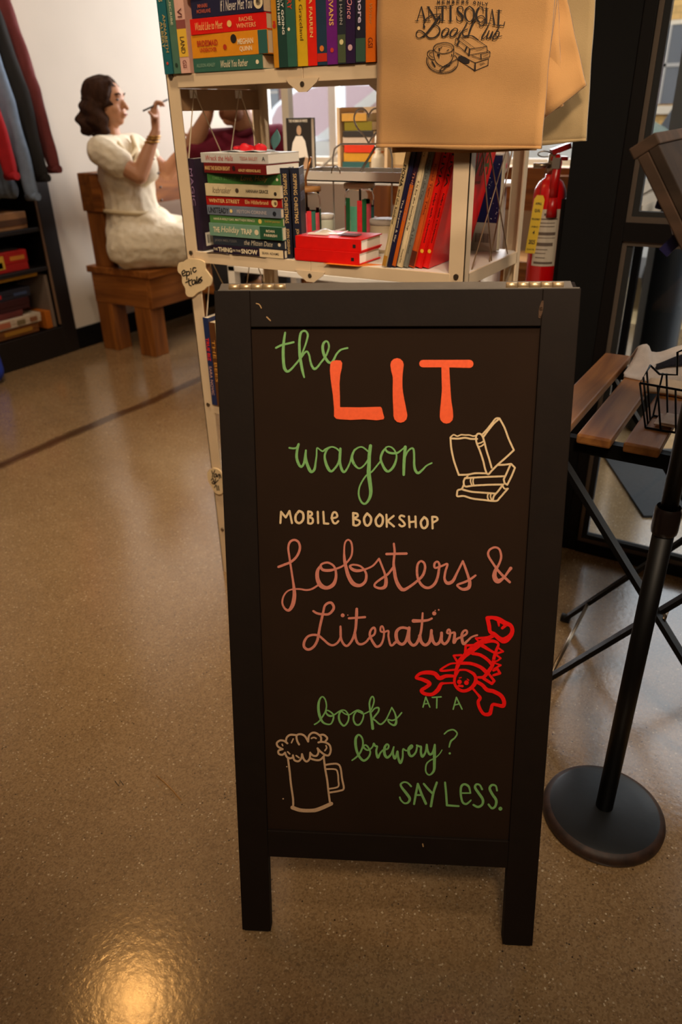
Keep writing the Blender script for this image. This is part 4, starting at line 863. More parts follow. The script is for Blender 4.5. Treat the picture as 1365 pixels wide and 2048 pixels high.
# white two-tier wire stand with a heart
ts = thing('tiered_tray', 'white metal tray stand with a wire heart on its handle', 'stand', (-.94, 1.69, Z2))
tl = PY(612, 352, 1.66); tr = PY(782, 352, 1.66)
tz = tl.z - .006
MB().box((tl.x, 1.60, tz), (tr.x + .12, 1.735, tz + .003)).box((tl.x, 1.60, tz), (tr.x + .12, 1.603, tz + .022)).box((tl.x, 1.732, tz), (tr.x + .12, 1.735, tz + .022)).box((tl.x, 1.60, tz), (tl.x + .003, 1.735, tz + .022)).box((tr.x + .117, 1.60, tz), (tr.x + .12, 1.735, tz + .022)).build('tray', M_WHITEM, ts)
wx = PY(668, 400, 1.70).x; wtop = PY(700, 288, 1.70).z; wx2 = wx + .165
fr_ = [Vector((wx, 1.70, Z2 + .002)), Vector((wx, 1.70, wtop - .03)), Vector((wx + .006, 1.70, wtop - .01)), Vector((wx + .024, 1.70, wtop)), Vector((wx2 - .024, 1.70, wtop)), Vector((wx2 - .006, 1.70, wtop - .01)), Vector((wx2, 1.70, wtop - .03)), Vector((wx2, 1.70, Z2 + .002))]
m = MB().tube(fr_, .0022, 8); m.build('wire_frame', M_WHITEM, ts)
hc = PY(738, 285, 1.70); hs = .0027
pts = []
for k in range(40):
    t = 2 * math.pi * k / 40
    pts.append(Vector((hc.x + hs * 16 * math.sin(t) ** 3 * .92, 1.70, hc.z + .040 + hs * (13 * math.cos(t) - 5 * math.cos(2 * t) - 2 * math.cos(3 * t) - math.cos(4 * t)) * .95)))
MB().tube(pts, .0021, 8, closed=True).build('heart', M_WHITEM, ts)
MB().tube([Vector((tl.x + .125 + .012 * math.cos(a_ * math.pi / 8), 1.60, tz + .018 + .016 * math.sin(a_ * math.pi / 8))) for a_ in range(9)], .0014, 6).build('ring', M_STEEL, ts)
MB().box((tl.x + .05, 1.61, Z2 + .001), (tr.x + .1, 1.76, Z2 + .004)).build('lower_tray', M_WHITEM, ts)
# printed glass tumblers with bamboo lids and straws
M_GLASS = glassmat('tumbler_glass', (.98, .99, .985, 1), 1.08, .02)
M_BAMBOO = mat('bamboo', '#c08a50', .5, noise=.2, nscale=30, stretch=(1, 1, 8)); M_BAMBOO2 = mat('pale_bamboo', '#e0c8a4', .5)
def tumbler(label, px, pb_, Y, h, r, lidm, straw, cols, zlift=0, a0=-2.5):
    c = PY(px, pb_, Y); z0 = Z2 + .001 + zlift
    t = thing('glass_tumbler', label, 'glass', (c.x, Y, z0), group='glass tumblers on the middle shelf')
    prof = [(0, 0), (r * .93, 0), (r, .006), (r, h * .86), (r * .93, h * .93), (r * .93, h), (r * .93 - .002, h), (r * .93 - .002, h * .93), (r - .002, h * .86), (r - .002, .008), (0, .008)]
    MB().lathe(prof, 40, (c.x, Y, z0)).build('glass', M_GLASS, t)
    MB().lathe([(0, h + .0005), (r * 1.06, h + .0005), (r * 1.06, h + .010), (r * .98, h + .012), (0, h + .012)], 40, (c.x, Y, z0)).build('lid', lidm, t)
    m = MB(); m.tube([Vector((c.x + .002, Y, z0 + .012)), Vector((c.x + .002, Y, z0 + h + .03)), Vector((c.x + .004, Y, z0 + h + .036)), Vector((c.x + straw[0], Y, z0 + h + straw[1]))], .003, 8)
    m.build('straw', mat(straw[2], straw[3], .3, .6), t)
    a = a0
    for col, wd, hf in cols:
        p = MB(); n = 5
        V = []; rr = r + .0004
        for i in range(n + 1):
            q = a + wd * i / n
            V += [(c.x + rr * math.cos(q), Y + rr * math.sin(q), z0 + .012), (c.x + rr * math.cos(q), Y + rr * math.sin(q), z0 + .012 + hf * h)]
        p.add(V, [(2 * i, 2 * i + 2, 2 * i + 3, 2 * i + 1) for i in range(n)])
        p.build('printed_book', mat('print_' + col, col, .5, noise=.12, nscale=90), t, recalc=False)
        a += wd + .012
g1 = [('#c02418', .16, .56), ('#24483a', .22, .62), ('#4f8468', .5, .55), ('#d81c24', .34, .60), ('#174a2c', .42, .62), ('#e85a64', .44, .56), ('#d81c24', .3, .59), ('#2e6a54', .3, .58), ('#e85a64', .4, .55), ('#174a2c', .4, .6), ('#4f8468', .5, .56), ('#d81c24', .4, .6), ('#24483a', .5, .55), ('#e8747c', .4, .6)]
tumbler('glass tumbler with brown bamboo lid and copper straw, nearer the tall stack', 615, 470, 1.600, .128, .0355, M_BAMBOO, (.020, .075, 'copper', '#a06a3a'), g1, a0=-3.1)
g2 = [('#3f8a80', .34, .55), ('#e85a6a', .36, .62), ('#176a3a', .5, .76), ('#5aa888', .5, .62), ('#e01c28', .32, .72), ('#176a3a', .3, .74), ('#e85a6a', .4, .66), ('#3f8a80', .5, .6), ('#e01c28', .4, .7), ('#5aa888', .5, .6), ('#176a3a', .5, .7), ('#e8747c', .4, .6), ('#3f8a80', .4, .55)]
tumbler('glass tumbler with pale lid and grey straw under the tray', 720, 474, 1.68, .132, .036, M_BAMBOO2, (.045, .09, 'grey_straw', '#a89c90'), g2, a0=-2.95, zlift=.0)
def candle(label, px, py, Y, r, h, col, lbl):
    c = PY(px, py, Y)
    t = thing('candle_jar', label, 'candle', (c.x, Y, Z2 + .001), group='white candle jars')
    MB().lathe([(0, 0), (r, 0), (r, h * .8), (r * .97, h * .84), (0, h * .84)], 36, (c.x, Y, Z2 + .001)).build('jar', mat(col, col, .4), t)
    MB().lathe([(0, h * .84), (r * 1.02, h * .84), (r * 1.03, h * .97), (r * .98, h), (0, h)], 36, (c.x, Y, Z2 + .001)).build('lid', M_WHITEM, t)
    p = MB(); V = []
    for i in range(9):
        q = -2.3 + 1.5 * i / 8; V += [(c.x + (r + .0004) * math.cos(q), Y + (r + .0004) * math.sin(q), Z2 + .008), (c.x + (r + .0004) * math.cos(q), Y + (r + .0004) * math.sin(q), Z2 + h * .62)]
    p.add(V, [(2 * i, 2 * i + 2, 2 * i + 3, 2 * i + 1) for i in range(8)]); p.build('paper_label', mat(lbl, lbl, .7), t, recalc=False)
candle('white lidded candle jar behind the first tumbler', 652, 480, 1.66, .022, .072, '#d9dcc8', '#dfe0d2')
candle('white lidded candle jar with pink label beside the leaning books', 768, 482, 1.63, .033, .072, '#d8c4a4', '#e0ccc4')
# scalloped wooden name tags tied to the left posts
M_TAG = mat('tag_wood', '#e0c498', .6, noise=.08, nscale=30, stretch=(1, 8, 1)); M_TAGEDGE = mat('tag_edge', '#6a4526', .7); M_INK = mat('marker_ink', '#1c1410', .6)
T_ = (340, 500, 3.4133)
TY = QY - .008
def tagplate(label, outline, strokes, f, Y, wd):
    mp = lambda px, py: PY(px, py, Y - .0006)
    pl = [PY(f[0] + x / f[2], f[1] + y / f[2], Y) for x, y in smooth_pts(outline + [outline[0]], 4)[:-1]]
    poly = [(p.x, p.z) for p in pl]
    o = MB().prism(poly, (0, Y, 0), (1, 0, 0), (0, 0, 1), -.005).build('name_tag', [M_TAG], None); tag(o, label, 'tag', 'scalloped wooden shelf tags')
    mb = MB()
    for P in strokes: stroke(mb, P, f, mp, wd)
    mb.build('lettering', M_INK, o, recalc=False)
    return o
tagplate('scalloped wooden tag lettered epic tales on the left post', [(52,118),(62,88),(90,82),(120,62),(170,62),(205,68),(232,84),(240,128),(262,160),(284,196),(276,240),(250,252),(232,272),(190,290),(158,318),(125,318),(108,298),(104,262),(84,222),(80,175),(56,150)],
 [[(85,165),(103,153),(97,138),(83,152),(90,176),(110,170)],[(113,145),(116,202)],[(114,152),(130,146),(134,166),(117,176)],[(143,142),(147,164)],[(141,128),(143,130)],[(176,122),(160,122),(157,142),(168,152),(180,140)],
  [(128,196),(132,236),(146,244)],[(108,222),(150,202)],[(168,204),(152,214),(156,236),(170,226),(172,206),(178,232)],[(184,184),(184,222),(192,228)],[(192,218),(206,206),(200,196),(193,212),(202,226)],[(216,184),(206,198),(220,206),(208,222)]], T_, TY, 8)
tagplate('scalloped wooden tag lettered young adult low on the left post', [(254,1525),(268,1500),(300,1490),(330,1500),(356,1530),(372,1580),(368,1640),(345,1668),(315,1662),(296,1640),(282,1610),(262,1580)],
 [[(286,1508),(294,1530),(306,1506)],[(294,1530),(290,1552)],[(306,1530),(302,1550),(316,1546),(314,1528),(306,1530)],[(318,1530),(324,1550),(332,1530)],[(338,1560),(340,1530),(350,1556)],
  [(282,1572),(294,1560),(304,1596),(288,1590),(300,1576)],[(312,1560),(308,1600)],[(312,1590),(330,1570)],[(304,1622),(316,1606),(324,1640)],[(330,1610),(336,1640)]], T_, TY, 6.5)
# ------------------------------------------------------------------ tote bags at the right end of the shelf
def canvas(name, h, h2): return mat(name, h, .9, noise=.08, nscale=12, bump=.25, bscale=900, sheen=.2)
M_TOTE = canvas('canvas', '#b98850', None); M_TOTE2 = canvas('canvas_natural', '#a0865c', None)
def bulge(u, v, a): return -a * math.sin(math.pi * u) * math.sin(math.pi * min(1, v * 1.15)) + .0025 * math.sin(u * 9 + v * 4) * (1 - v) + .0015 * math.sin(v * 17 + u * 3)
def bag(label, corners, Y, Ys, mt, strap_to, amp=.010, thick=.006, wave=0, hem=True):
    """corners: photo points TL, TR, BR, BL on the plane y = Y (edges run on upward to the mouth of the bag)"""
    tl, tr, br, bl = [PY(*c, Y) for c in corners]
    def ext(t, b): return t + (t - b) * .26
    TL, TR = ext(tl, bl), ext(tr, br)
    def P(u, v):
        a = bl.lerp(br, u); b_ = TL.lerp(TR, u); p = a.lerp(b_, v)
        p.y = Y + Ys * u + bulge(u, v, amp) + wave * math.sin(u * 6.5 + 1) * (1.2 - v)
        if v < .001: p.z += .0015 * math.sin(u * 8)
        return p
    r = thing('tote_bag', label, 'bag', ((bl.x + br.x) / 2, Y, bl.z), group='tote bags on the shelf end')
    MB().slab(P, (0, thick, 0), 24, 24).build('bag_body', mt, r)
    if hem:
        MB().slab(lambda u, v: P(u, .0 + .022 * v) - Vector((0, .0010, 0)), (0, .0012, 0), 24, 2).build('hem', mt, r)
    sm = MB()
    for u0 in (.28, .72):
        a = P(u0, 1.0); sm.tube([a - Vector((0, 0, .03)), a + Vector((0, 0, .04)), Vector(strap_to) + Vector(((u0 - .5) * .03, -.004, -.01)), Vector(strap_to) + Vector(((u0 - .5) * .02, .004, .002))], [.005, .005, .004, .004], 6)
    sm.build('strap', mt, r)
    return r, P, (tl, tr, br, bl)
hook = (QX1 - .018, QY - .018, ZT - .01)
TYF = 1.402
tb1, P1, cn = bag('tan canvas tote printed with book club lettering, front of the bag row', [(755, 0), (1109, 0), (1082, 300), (752, 296)], TYF, 0, M_TOTE, hook)
bag('plain tan tote directly behind the printed one', [(772, 0), (1112, 0), (1070, 303), (785, 306)], TYF + .014, .004, M_TOTE, hook, hem=False)
bag('tan tote with a folded side edge showing past the printed one', [(960, -60), (1130, 0), (1166, 172), (1050, 268)], TYF + .030, .012, M_TOTE, hook, wave=.006, hem=False)
bag('narrow tan tote fold between the printed tote and the folded one', [(900, -40), (1113, 0), (1123, 214), (960, 285)], TYF + .024, .006, M_TOTE, hook, wave=.003, hem=False)
bag('pale natural tote at the far right of the bag row', [(930, -20), (1184, 0), (1166, 285), (960, 297)], TYF + .066, .02, M_TOTE2, (QX1 - .002, QY + .05, ZT - .01), hem=True)
# printed lettering and drawing on the front bag
tl, tr, br, bl = cn
TLx = tl + (tl - bl) * .26; TRx = tr + (tr - br) * .26
def on_bag(px, py):
    p = PY(px, py, TYF - .006); v = (p.z - bl.z) / (TLx.z - bl.z)
    xl = bl.x + (TLx.x - bl.x) * v; xr = br.x + (TRx.x - br.x) * v; u = (p.x - xl) / (xr - xl)
    y = P1(min(max(u, .01), .99), min(max(v, .01), .99)).y
    p = PY(px, py, y); p.y = y - .0017 - 1.5e-6 * (HG[0] % 500); return p
T1 = (820, 0, 6.825); T2 = (840, 60, 8.53)
mb = MB()
def s1(P, wd=12, sharp=False): stroke(mb, P, T1, on_bag, wd, sharp)
for P in ([(165,95,10),(108,280,10)], [(170,92,14),(215,282,28)], [(125,215,8),(195,215,8)], [(85,286,9),(135,286,9)], [(188,286,9),(245,286,9)],
          [(265,100,10),(268,285,10)], [(258,98,26),(370,280,26)], [(375,90,10),(378,275,10)], [(238,96,9),(282,96,9)], [(350,90,9),(400,90,9)], [(245,287,9),(292,287,9)],
          [(400,120,8),(402,92,14),(505,86,14),(508,116,8)], [(455,95,30),(455,280,30)], [(425,284,9),(490,284,9)], [(565,85,30),(565,285,30)], [(525,86,9),(600,80,9)], [(535,288,9),(597,288,9)],
          [(1055,115,26),(1055,315,26)], [(1025,116,9),(1082,120,9)], [(1030,318,9),(1085,320,9)], [(1130,135,10),(1095,315,9)], [(1132,130,14),(1162,335,26)], [(1105,255,8),(1150,260,8)], [(1075,318,9),(1112,320,9)], [(1138,338,9),(1185,341,9)],
          [(1225,145,28),(1215,345,28)], [(1195,145,9),(1262,150,9)], [(1190,346,11),(1290,350,14),(1305,298,10)]): s1(P, 10, True)
for P in ([(738,150,10),(728,102,14),(695,88,12),(660,112,22),(670,160,32),(722,215,36),(725,265,24),(690,292,12),(655,270,14),(645,225,10)],
          [(825,85,12),(775,130,24),(762,190,30),(780,260,24),(825,298,12),(872,260,24),(888,195,30),(873,130,24),(825,85,12)],
          [(1012,165,8),(1002,112,16),(965,95,12),(930,140,28),(915,210,30),(935,280,26),(980,306,14),(1022,268,12)],
          [(205,370,32),(200,320,16),(240,250,14),(320,205,14),(400,195,12),(430,190,10)], [(430,195,10),(385,260,26),(330,340,28),(260,430,26),(200,490,20),(130,520,11),(95,480,13),(110,430,13),(150,415,13),(210,455,17),(270,515,20),(350,510,18),(410,450,20),(415,390,18),(370,345,11),(310,345,9)],
          [(410,230,26),(425,262,16),(390,320,11),(320,345,9)], [(500,385,11),(455,430,20),(445,480,22),(475,502,15),(530,440,20),(540,400,15),(505,383,11)], [(475,500,9),(530,480,8),(570,445,8)],
          [(620,385,11),(572,430,20),(560,480,22),(592,502,15),(648,440,20),(660,400,15),(625,382,11)], [(592,500,9),(650,470,8),(700,420,8)],
          [(792,308,16),(742,400,15),(695,470,18),(668,525,18)], [(795,395,13),(750,418,13),(728,440,13),(742,488,18),(795,485,13)],
          [(950,300,12),(975,358,15),(1020,325,15),(1032,255,13),(990,215,13),(930,240,15),(868,320,22),(830,410,24),(808,490,22)], [(760,505,10),(860,490,12),(945,545,10)],
          [(1088,332,13),(1040,420,15),(992,508,20),(1010,530,13),(1060,480,9)], [(1092,420,15),(1060,500,20),(1088,522,13),(1140,430,15),(1118,512,18)],
          [(1242,342,13),(1190,430,15),(1140,520,18),(1180,530,15),(1228,470,16),(1220,430,13),(1180,450,11),(1200,500,11),(1265,490,9)]): s1(P)
CAPS = {'M': [[(0,1),(.1,0),(.5,.8),(.9,0),(1,1)]], 'E': [[(.9,0),(0,0),(0,1),(.9,1)],[(0,.5),(.75,.5)]], 'B': [[(0,0),(0,1),(.8,.9),(.8,.6),(0,.5),(.7,.4),(.7,.1),(0,0)]], 'R': [[(0,1),(0,0),(.8,.1),(.8,.4),(0,.5),(.9,1)]],
        'S': [[(.9,.15),(.5,0),(.05,.2),(.9,.75),(.5,1),(0,.85)]], 'O': [[(.5,0),(0,.5),(.5,1),(1,.5),(.5,0)]], 'N': [[(0,1),(0,0),(1,1),(1,0)]], 'L': [[(0,0),(0,1),(.8,1)]], 'Y': [[(0,0),(.5,.5),(1,0)],[(.5,.5),(.5,1)]]}
for ch, cx, cy in zip('MEMBERSONLY', (400, 468, 535, 605, 668, 735, 793, 893, 957, 1018, 1055), (28, 28, 27, 26, 25, 27, 28, 34, 42, 50, 58)):
    for P in CAPS[ch]: s1([(cx - 17 + 34 * a, cy - 19 + 38 * b) for a, b in P], 10, True)
def s2(P, wd=11, sharp=False): stroke(mb, P, T2, on_bag, wd, sharp)
for P in ([(415,215),(300,240),(245,300),(270,360),(350,395),(440,400),(540,370),(590,310),(560,250),(490,220),(415,215)], [(415,252,8),(310,282),(265,330)], [(572,330,8),(530,278),(415,252)], [(240,320),(250,430),(285,540),(350,600),(420,632)], [(595,320),(585,430),(545,530),(470,600),(420,632)],
          [(230,350),(170,355),(140,400),(160,460),(210,500),(250,505)], [(222,385,9),(182,392),(180,430),(238,468)], [(130,470),(130,560),(190,660),(300,720),(420,735),(550,710),(640,630),(665,540),(640,470),(600,430)], [(150,480,8),(160,570),(230,660),(400,710),(540,690),(620,620)],
          [(350,685),(420,620),(530,560),(640,500)], [(355,692),(400,690),(480,620),(560,560)]): s2(P, 13)
for P in ([(630,140),(890,100),(1155,280),(870,325),(630,140)], [(720,140,8),(940,305)], [(625,145),(610,220),(845,425),(868,330)], [(1155,280),(1162,370),(850,428)], [(680,190,28),(650,250,28)], [(812,290,26),(785,350,26)], [(862,330,28),(850,425,28)],
          [(600,250,8),(670,290)], [(1165,345),(1212,378),(1205,460),(1060,497),(900,437)], [(1060,497,18),(1052,412,18)], [(1052,410,11),(1205,380)], [(610,382),(955,562),(1180,490)], [(955,562,24),(950,690,30)], [(660,500,9),(950,695,14)], [(950,695,12),(1175,602),(1180,490)],
          [(970,350,7),(1100,320)], [(1040,600,7),(1120,570)], [(1030,580,7),(1100,555)], [(1090,450,7),(1170,425)], [(340,320,26),(345,350,20)], [(350,320,12),(390,290)], [(475,355,14),(505,335)], [(320,420,30),(345,420,30)], [(335,430,18),(340,470,18)], [(555,420,20),(560,440,16)], [(220,540,26),(270,620,26)], [(470,620,24),(520,605,18)]): s2(P, 11, True)
mb.add([on_bag(840 + (760 + 108 * math.cos(t) * .91 - 52 * math.sin(t) * .42) / 8.53, 60 + (508 + 108 * math.cos(t) * .42 + 52 * math.sin(t) * .91) / 8.53) for t in [2 * math.pi * k / 20 for k in range(20)]], [tuple(range(20))])
mb.build('printed_design', mat('screen_print', '#1d120c', .8), tb1, recalc=False)['label'] = 'dark printed book club lettering over a cup and books'
# ------------------------------------------------------------------ fire extinguisher on the entrance pier
ec = PX(1094, 450, -.662); ez = PY(1094, 372, ec.y).z; eh = .345; er = .0445
ex = thing('fire_extinguisher', 'red fire extinguisher with a yellow inspection tag on the black pier', 'fire extinguisher', (ec.x, ec.y, ez - eh))
M_RED = mat('extinguisher_red', '#b8060a', .22, spec=.6)
MB().lathe([(0, 0), (er * .9, 0), (er, .008), (er, eh - .02), (er * .93, eh - .006), (er * .7, eh + .012), (er * .38, eh + .022), (er * .38, eh + .03), (0, eh + .03)], 40, (ec.x, ec.y, ez - eh)).build('cylinder', M_RED, ex)
MB().lathe([(er * 1.012, .02), (er * 1.03, .021), (er * 1.03, .031), (er * 1.012, .032)], 40, (ec.x, ec.y, ez - eh + .012)).build('strap', M_GASKET, ex)
MB().box((ec.x + er - .004, ec.y - .02, ez - eh + .05), (-.59, ec.y + .02, ez - .03)).build('wall_bracket', M_BLACKM, ex)
vb = Vector((ec.x, ec.y, ez + .03))
MB().cyl(vb, vb + Vector((0, 0, .05)), .014, n=20).cyl(vb + Vector((-.004, -.01, .022)), vb + Vector((-.045, -.028, .022)), .007, n=14).build('valve', M_STEEL, ex)
MB().lathe([(0, 0), (.017, 0), (.017, .006), (0, .006)], 20, (0, 0, 0)).build('pressure_gauge', M_STEEL, ex).location = wm(ex).inverted() @ (vb + Vector((-.048, -.03, .014)))
rt = Vector((.853, .521, 0))
m = MB()
m.bar(vb + rt * -.008 + Vector((0, 0, .054)), vb + rt * .040 + Vector((0, 0, .070)), .030, .014).bar(vb + rt * -.010 + Vector((0, 0, .040)), vb + rt * .036 + Vector((0, 0, .038)), .026, .010)
m.build('handle', mat('handle_red', '#7a0a08', .35), ex)
MB().tube([vb + rt * -.01 + Vector((0, 0, .05)) + (rt * math.cos(t) + Vector((0, -.3, .4)) * math.sin(t)) * .018 + rt * -.016 for t in [k * .5236 for k in range(12)]], .0017, 6, closed=True).build('pull_ring', M_STEEL, ex)
m = MB().tube([vb + rt * .012 + Vector((0, -.008, .045)), vb + rt * .022 + Vector((0, -.026, .03)), vb + rt * .022 + Vector((0, -.040, -.005)), vb + rt * .022 + Vector((0, -.044, -.055))], [.008, .010, .012, .013], 14)
m.tube([vb + rt * .022 + Vector((0, -.044, -.055)), vb + rt * .023 + Vector((0, -.045, -.105))], [.0135, .0165], 14)
m.build('nozzle', mat('nozzle_red', '#a50a0a', .3), ex)
MB().box((vb.x + .008, vb.y - .034, vb.z + .016), (vb.x + .028, vb.y - .022, vb.z + .042)).build('nozzle_clip', mat('clip_grey', '#6a5f56', .5), ex)
def curved(name, q0, q1, z0, z1, col, parent, out=.0008, c=None):
    V = []; n = 8
    for i in range(n + 1):
        q = q0 + (q1 - q0) * i / n
        V += [(ec.x + (er + out) * math.cos(q), ec.y + (er + out) * math.sin(q), z0), (ec.x + (er + out) * math.cos(q), ec.y + (er + out) * math.sin(q), z1)]
    mb = MB(); mb.add(V, [(2 * i, 2 * i + 2, 2 * i + 3, 2 * i + 1) for i in range(n)]); return mb.build(name, col, parent, recalc=False)
va = math.atan2(-ec.y, -ec.x)
lab = curved('paper_label', va - .75, va + .80, ez - .205, ez - .055, mat('label_grey', '#b8aa98', .6), ex)
for k, (dz, h, a, b_) in enumerate(((-.068, .006, -.2, .3), (-.080, .003, -.5, .65), (-.090, .002, -.4, .5), (-.099, .002, -.4, .5), (-.118, .008, -.6, .6), (-.129, .0015, -.6, .6), (-.146, .009, -.6, .5), (-.160, .002, -.6, .2), (-.170, .002, -.6, .1), (-.182, .002, -.5, .1), (-.196, .006, -.6, .6))):
    curved('label_print', va + a, va + b_, ez + dz - h / 2, ez + dz + h / 2, mat('label_ink', '#5a4a40', .7), lab, .0014)
tp = ec + Vector((math.cos(va) * (er + .006), math.sin(va) * (er + .006), 0)) - rt * .026
m = MB(); fr2 = Vector((.05, -.03, 0))
TM = Matrix.Translation((tp.x, tp.y, ez - .018)) @ Matrix((( rt.x, -FWD.x, 0, 0), (rt.y, -FWD.y, 0, 0), (0, 0, 1, 0), (0, 0, 0, 1))) @ Euler((0, R_(5), 0)).to_matrix().to_4x4()
tg = MB().prism([(-.014, -.150), (.014, -.150), (.014, -.010), (.008, 0), (-.008, 0), (-.014, -.010)], (0, 0, 0), (1, 0, 0), (0, 0, 1), -.0012)
bmesh.ops.transform(tg.bm, matrix=TM, verts=tg.bm.verts); tago = tg.build('inspection_tag', mat('tag_yellow', '#d8b02a', .6), ex)
for s_, z0, h, w_ in (('APRIL', -.024, .006, .018), ('QUAL', -.044, .010, .016), ('FIRE EQUIPMENT', -.064, .006, .023), ('ABC', -.082, .004, .020), ('4', -.100, .010, .006), ('2025', -.126, .012, .018), ('DATE', -.142, .004, .02)):
    mb = MB(); put_text(mb, s_, (-w_ / 2, .0018, z0), (1, 0, 0), (0, 0, 1), w_, h, .03); bmesh.ops.transform(mb.bm, matrix=TM, verts=mb.bm.verts)
    mb.build('tag_print', mat('ink_dark', '#1a1512', .6), tago, recalc=False)
MB().tube([Vector((tp.x, tp.y, ez - .016)), Vector((tp.x, tp.y, ez + .02)), vb + rt * -.012 + Vector((0, 0, .03))], .0008, 5).build('tag_wire', M_STEEL, ex)

# ------------------------------------------------------------------ wooden bench by the left wall
M_BENCH = wood('bench_wood', '#a5652a', '#6f3d14', (9, 1, 9), 2.2, .5); M_BENCHX = wood('bench_wood_end', '#a5652a', '#6a3a14', (1, 9, 9), 2.2, .5); M_BENCHZ = wood('bench_wood_leg', '#9a5d26', '#67380f', (9, 9, 1), 2.2, .5)
bn = thing('wooden_bench', 'thick brown wooden bench with plank back, occupied, by the left wall', 'bench', (-3.36, 3.9, 0))
BL = 4.75
MB().box((-3.62, 3.03, .455), (-3.115, BL, .492), bev=.004).build('seat', M_BENCH, bn)
MB().box((-3.60, 3.043, .285), (-3.165, 3.085, .455), bev=.003).build('apron', M_BENCHX, bn)
MB().box((-3.165, 3.045, .285), (-3.135, BL - .02, .455), bev=.003).build('apron', M_BENCH, bn)
for x0, x1 in ((-3.60, -3.475), (-3.29, -3.165)):
    for y in (3.046, BL - .13): MB().box((x0, y, 0), (x1, y + .11, .285), bev=.004).build('leg', M_BENCHZ, bn)
for y in (3.045, BL - .08): MB().box((-3.55, y, .492), (-3.425, y + .06, .80), bev=.003).build('back_post', M_BENCHZ, bn)
MB().box((-3.565, 3.035, .79), (-3.465, BL, .985), bev=.004).build('backrest', M_BENCH, bn)
MB().box((-3.565, 3.035, .79), (-3.40, 3.075, .985), bev=.004).build('backrest_end', M_BENCHX, bn)
# second bench under the street window
bn2 = thing('wooden_bench', 'orange lit wooden bench under the street window', 'bench', (-1.9, 4.5, 0))
MB().box((-2.6, 4.66, .70), (-1.24, 4.72, .94), bev=.004).build('backrest', M_BENCHX, bn2)
MB().box((-2.6, 4.28, .43), (-1.22, 4.64, .475), bev=.004).build('seat', wood('lit_seat', '#c9955a', '#a06a34', (1, 9, 9), 2.2, .45), bn2)  # paler copy of the bench wood so the seat reads as lit
MB().box((-2.58, 4.30, .27), (-1.24, 4.33, .43), bev=.003).build('apron', M_BENCHX, bn2)
for x in (-2.58, -1.38): MB().box((x, 4.30, 0), (x + .12, 4.42, .43)).build('leg', M_BENCHZ, bn2); MB().box((x, 4.60, 0), (x + .12, 4.66, .90)).build('leg', M_BENCHZ, bn2)

# ------------------------------------------------------------------ people
NH = Vector((-.5306, .8476, 0)); RT = Vector((.8476, .5306, 0))
M_SKIN = mat('skin', '#c08862', .5, noise=.06, nscale=14); M_HAIR = mat('brown_hair', '#3a2417', .8, noise=.45, nscale=60, stretch=(1, 1, .1), spec=.15)
M_SUIT = mat('cream_linen', '#e6d8bc', .9, noise=.05, nscale=20, bump=.3, bscale=90)
WC = Vector((-3.33, 3.17, 0))
def WPt(px, py, d=0): return PP(px, py, WC + NH * d, NH)
def hand(B, wrist, palm, knuckle_dir, finger_dir, thumb_dir, curl, sc=1.0):
    """palm slab, four fingers of unequal length bent at two joints, thumb from the side of the palm"""
    w_, p = Vector(wrist), Vector(palm); B.cap(w_, .022 * sc, p, .026 * sc); B.cap(p - knuckle_dir * .024 * sc, .013 * sc, p + knuckle_dir * .024 * sc, .012 * sc)
    for i, L in enumerate((.068, .076, .072, .058)):
        b = p + knuckle_dir * (.026 - .0175 * i) * sc + finger_dir * .018 * sc; k1 = b + (finger_dir * .8 + curl * .35).normalized() * L * .42 * sc; k2 = k1 + (finger_dir * .25 + curl * .95).normalized() * L * .33 * sc; k3 = k2 + (curl * .7 - finger_dir * .55).normalized() * L * .27 * sc
        B.chain([b, k1, k2, k3], [.0085 * sc, .008 * sc, .0073 * sc, .0065 * sc])
    t0 = p - finger_dir * .02 * sc + knuckle_dir * .026 * sc; t1 = t0 + (thumb_dir * .8 + knuckle_dir * .5).normalized() * .034 * sc; t2 = t1 + (thumb_dir * .9 + finger_dir * .5).normalized() * .028 * sc
    B.chain([t0, t1, t2], [.012 * sc, .0095 * sc, .008 * sc])
B = Blob(); Z = Vector((0, 0, 1))
hc_ = WPt(212, 206); fd = (RT * .97 - NH * .22).normalized(); sd = fd.cross(Z)             # face direction, her right side
yaw = math.atan2(fd.y, fd.x)
B.ell(hc_ + Z * .018, (.098, .076, .098), (0, 0, yaw)); B.ell(hc_ + fd * .030 - Z * .038, (.066, .062, .078), (0, 0, yaw))
B.cap(hc_ + fd * .064 - Z * .082, .024, hc_ + fd * .040 - Z * .070, .040)                                     # chin
B.cap(hc_ + fd * .094 + Z * .012, .008, hc_ + fd * .116 - Z * .026, .0125)                                   # nose
B.cap(hc_ + fd * .098 - Z * .050 - sd * .012, .0085, hc_ + fd * .098 - Z * .050 + sd * .012, .0085); B.cap(hc_ + fd * .094 - Z * .062 - sd * .01, .009, hc_ + fd * .094 - Z * .062 + sd * .01, .009)
B.cap(hc_ + fd * .088 + Z * .036 - sd * .03, .011, hc_ + fd * .088 + Z * .036 + sd * .03, .011)               # brow
for s_ in (-1, 1): B.ell(hc_ + sd * .073 * s_ - fd * .004 - Z * .012, (.018, .010, .030), (0, 0, yaw)); B.ell(hc_ + fd * .062 + sd * .036 * s_ - Z * .03, (.03, .022, .026), (0, 0, yaw))
nk = WPt(226, 284); B.cap(hc_ - fd * .012 - Z * .06, .050, nk, .054)
sr, slf = WPt(203, 303, -.17), WPt(268, 292, .165); el = WPt(279, 352, -.20); wr = WPt(312, 262, -.15); pm = WPt(310, 224, -.14)
B.cap(nk, .056, WPt(237, 335), .09); B.cap(sr, .050, slf, .050); B.cap(WPt(237, 335), .09, WPt(245, 415), .085); B.cap(WPt(245, 415), .085, WPt(262, 482), .10)
